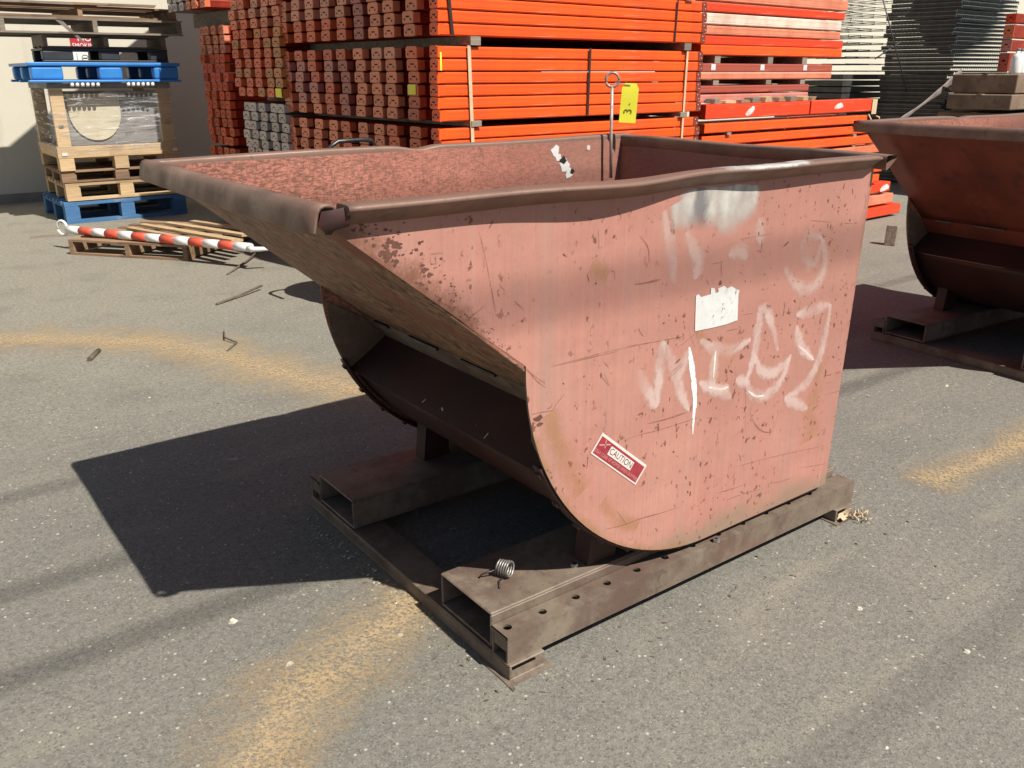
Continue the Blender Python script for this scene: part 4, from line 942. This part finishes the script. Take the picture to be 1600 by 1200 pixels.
for p_, q_, n in (((9.5,5.2,2.3),(10.05,5.0,1.15),'long'),((9.9,5.1,1.75),(9.55,5.2,1.55),'short')):
    tag(MB().tube([p_, q_], .008, 6).build('brace_wire', M['wire_dk']), '%s slanting wire before the spaced wire decks' % n, 'wire')
b = MB(); rows = [[(8.2+1.55*t - .0*s, 4.05+.12*t+.02*math.sin(9*t), .83+.60*t-(.05+.22*max(0,t-.55))*s + .01*math.sin(14*t+s*2)) for s in (0,.35,.7,1)] for t in [i/12 for i in range(13)]]
o = b.sheet(rows).build('torn_sheet', M['tarp']); sl = o.modifiers.new('t','SOLIDIFY'); sl.thickness = .003; tag(o, 'brown torn plastic sheet stretched from the tall wire deck stack', 'plastic sheet')
# carton pile, bottles and beams at the right edge
def carton(loc, sx, sy, sz, rz, label, mt='card'):
    r = empty('carton', loc, rz, label, 'carton', 'cartons at the right edge')
    MB().box(0,sx,0,sy,0,sz).build('box_body', M[mt], r, .012, 2); MB().box(-.002,sx+.002,sy*.46,sy*.54,sz,sz+.002).build('tape', M['strap'], r)
carton((9.35,3.35,.0), 1.4, .8, .96, R(4), 'large brown carton at the bottom right behind the dark hopper')
carton((9.25,3.32,1.0), 1.5, .7, .16, R(3), 'flat brown carton in the middle of the pile behind the dark hopper')
carton((9.35,3.34,1.17), 1.4, .7, .20, R(5), 'crumpled brown carton on top of the pile behind the dark hopper')
for i, x in enumerate((9.42, 9.62)):
    b = MB(); b.sheet([[(r_*math.cos(k*.5236), r_*math.sin(k*.5236), z_) for k in range(12)] for r_, z_ in ((0,0),(.055,0),(.06,.02),(.058,.17),(.045,.20),(.02,.215),(.02,.24),(0,.24))], 0, True, True)
    r = empty('white_bottle', (x,3.42+.05*i,1.372), 0, ('left' if i == 0 else 'right') + ' white plastic bottle standing on the crumpled carton', 'bottle', 'white bottles'); b.build('bottle_body', M['pole_white'], r)
    MB().tube([(0,0,.235),(0,0,.262)], .022, 10).build('cap', M['grey'], r)
for i, (z0, ht, cn) in enumerate(((1.40,.20,'maroon'),(1.62,.12,'dusty pink'),(1.76,.14,'pale orange'),(1.92,.10,'red'))):
    beam((9.95,3.75,z0), 2.4, .12, ht, .11, cn, '%s rack beam at the far right edge, %s from bottom' % (cn, ORD[i]), 'beams at the far right edge', True, False, ht, R(3))
carton((9.98,3.74,0), 1.5, .6, 1.385, R(3), 'tall shaded carton under the far right beams', 'card')
blk = empty('wood_block', (5.952,2.538,0), R(20), 'small pale wooden post stub on the asphalt behind the dark hopper', 'block'); b = MB(); b.prism([(0,0),(.11,0),(.10,.16),(.02,.17)], lambda p, t: (p[0], t, p[1]), 0, .09); b.build('stub', M['greywood'], blk, .005)

# ------------------------------------------------------------------ small things
tg = MB(); ax_ = Vector((.80,-.60,0)); c0 = Vector((1.243,.985,1.285))
def TT(u, v, e=0): p = c0 + ax_*u + Vector((0,0,1))*v + Vector((-.6,-.8,0))*e + Vector((-.6,-.8,0))*(.004*math.sin(v*25)); return (p.x, p.y, p.z)
ow = [(-.030,-.072),(.030,-.068),(.031,.050),(.021,.066),(-.019,.067),(-.030,.050)]
rot = lambda p: (p[0]*.998+p[1]*.05+.03, p[1]*.998-p[0]*.05)
o0 = len(tg.v); 
def grid_tag():
    rows = []
    for i in range(9):
        v = lerp(-.070,.066,i/8); hw = .030 if v < .05 else lerp(.030,.020,(v-.05)/.016)
        rows.append([TT(*rot((hw*s, v))) for s in (-1,0,1)])
    tg.sheet(rows)
grid_tag()
text_mesh('3', .042, lambda u, v: TT(*rot((-v*1.0 + .000, u*1.0-.030)), .0015), 1, tg); text_mesh('-', .030, lambda u, v: TT(*rot((-v, u-.005)), .0015), 1, tg)
tg.tube([TT(*rot((0,.060)), .002), (1.222,.992,1.352), (1.205,1.0,1.345)], .0012, 5, 2)
o = tg.build('paper_tag', [M['tag'], M['ink'], M['rod']]); tag(o, 'yellow paper tag marked with a 3 hanging from the ringed rod', 'tag')
sp = empty('torsion_spring', (.128,.171,.150), 0, 'coiled steel torsion spring lying on the near fork tube', 'spring')
ax1 = Vector((.42,-.90,0)).normalized(); ay1 = Vector((0,0,1)); az1 = ax1.cross(ay1)
pts = []
for i in range(61):
    t = i/60*5*2*math.pi; pts.append(Vector((0,0,.0245)) + az1*(.020*math.cos(t)) + ay1*(.020*math.sin(t)) + ax1*(.034*(i/60)-.017))
MB().tube(pts, .0027, 6).build('coil', M['bolt'], sp)
MB().tube([pts[0], pts[0]+Vector((-.03,.02,-.012)), Vector((-.062,.030,.004))], .0024, 6).build('spring_leg', M['handle'], sp)
MB().tube([pts[0]+Vector((.006,-.02,-.018)), Vector((-.030,-.012,.003)), Vector((-.048,-.040,.003))], .0024, 6).build('spring_leg', M['handle'], sp)
for x, y, z, l in ((.302,.100,.150,'loose zinc nut on the near fork tube in shadow'),(.748,-.004,.119,'bright loose nut on the rail under the hopper side'),):
    b = MB(); hx = [(.011*math.cos(k*1.047), .011*math.sin(k*1.047)) for k in range(6)]; b.prism(hx, lambda p, t: (p[0], p[1], t), 0, .010)
    b.prism([(p[0]*.5,p[1]*.5) for p in hx], lambda p, t: (p[0], p[1], t), .0101, .0108, 1)
    o = b.build('hex_nut', [M['bolt'], M['cavity']]); o.location = (x, y, z+.0003); tag(o, l, 'nut', 'loose nuts')
def twig(pts, r, label): tag(MB().tube(pts, r, 5).build('twig', M['twig']), label, 'twig', 'twigs on the asphalt')
twig([(1.06,4.232,.03),(.9,4.13,.02),(.668,4.007,.006)], .008, 'dry twig pointing at the shadow behind the hopper')
twig([(1.554,5.483,.04),(1.3,5.15,.02),(1.029,4.827,.006)], .007, 'thin stick on the asphalt beyond the chute near the low pallet')
twig([(.491,3.363,.006),(.44,3.2,.02),(.47,3.1,.012),(.379,2.996,.006)], .005, 'crooked dark twig on the ochre dust trail')
twig([(-.241,3.256,.010),(-.163,3.4,.010)], .013, 'short pale stick left of the ochre dust trail')
lf = MB(); lf.sheet([[(1.33+.02*i, -.02-.012*j+.006*i, .003+.006*((i*7+j*3)%4)) for j in range(3)] for i in range(5)])
for k in range(16):
    x, y = 1.405+rr.uniform(-.03,.05), -.05+rr.uniform(-.03,.02); lf.tube([(x,y,.004),(x+rr.uniform(-.02,.02),y+rr.uniform(-.02,.02),.02)], .0022, 4)
tag(lf.build('dry_debris', M['strap']), 'dry straw debris at the rear foot of the hopper base', 'debris', None, 'stuff')
db = MB()
for k in range(60):
    t = rr.random(); x, y = -.035+rr.uniform(-.03,.015), lerp(.25,1.05,t); s = rr.uniform(.0015,.0045); db.tube([(x-s,y,s*.4),(x+s,y+s*rr.uniform(-1,1),s*.6)], [s*.5,s*.7], 5)
tag(db.build('crumbs', M['stone']), 'small pale crumbs along the front cross channel', 'debris', None, 'stuff')

# loose boards on and round the left tower
for i, (x, y, z, l, rz, m, lb) in enumerate([(.02,7.86,1.974,1.1,R(2),'greywood','long grey loose board on the topmost pallet'),(.75,7.90,1.976,.9,R(-3),'brownwood','short brown loose board on the topmost pallet'),(1.30,8.30,1.976,.65,R(8),'wood','pale loose board at the right end of the topmost pallet'),(1.35,6.95,.0,1.3,R(-22),'brownwood','brown board on the asphalt beside the blue painted pallet'),(1.50,6.75,.022,1.2,R(-30),'wood','pale board lying over the brown board near the blue pallet'),(.15,7.35,.0,.8,R(-12),'greywood','grey board on the asphalt before the blue painted pallet')]):
    b = MB(); b.box(0,l,0,.085,0,.02); b.v = [(px+random.uniform(-.02,.02), py, pz) for px, py, pz in b.v]; o = b.build('loose_board', M[m]); o.location = (x,y,z+.001); o.rotation_euler = (0,0,rz); tag(o, lb, 'board', 'loose boards by the tower')
fl = MB(); rl = random.Random(33)
spots = [(rl.uniform(-.1,1.5), rl.gauss(-.09,.05)) for k in range(46)] + [(rl.gauss(-.09,.05), rl.uniform(-.05,1.1)) for k in range(40)] + [(rl.uniform(-1.2,2.6), rl.uniform(-.7,3.4)) for k in range(120)]
for x, y in spots:
    a_ = rl.uniform(0,6.28); l = rl.uniform(.003,.011); w_ = l*rl.uniform(.2,.55); c_, s_ = math.cos(a_), math.sin(a_); h = rl.uniform(.001,.004)
    fl.quad((x+l*c_,y+l*s_,.0015),(x-w_*s_,y+w_*c_,h),(x-l*c_,y-l*s_,.0015),(x+w_*s_,y-w_*c_,h+.001))
tag(fl.build('leaf_litter', M['twig']), 'tiny dry leaf bits and dark grit on the asphalt', 'litter', None, 'stuff')
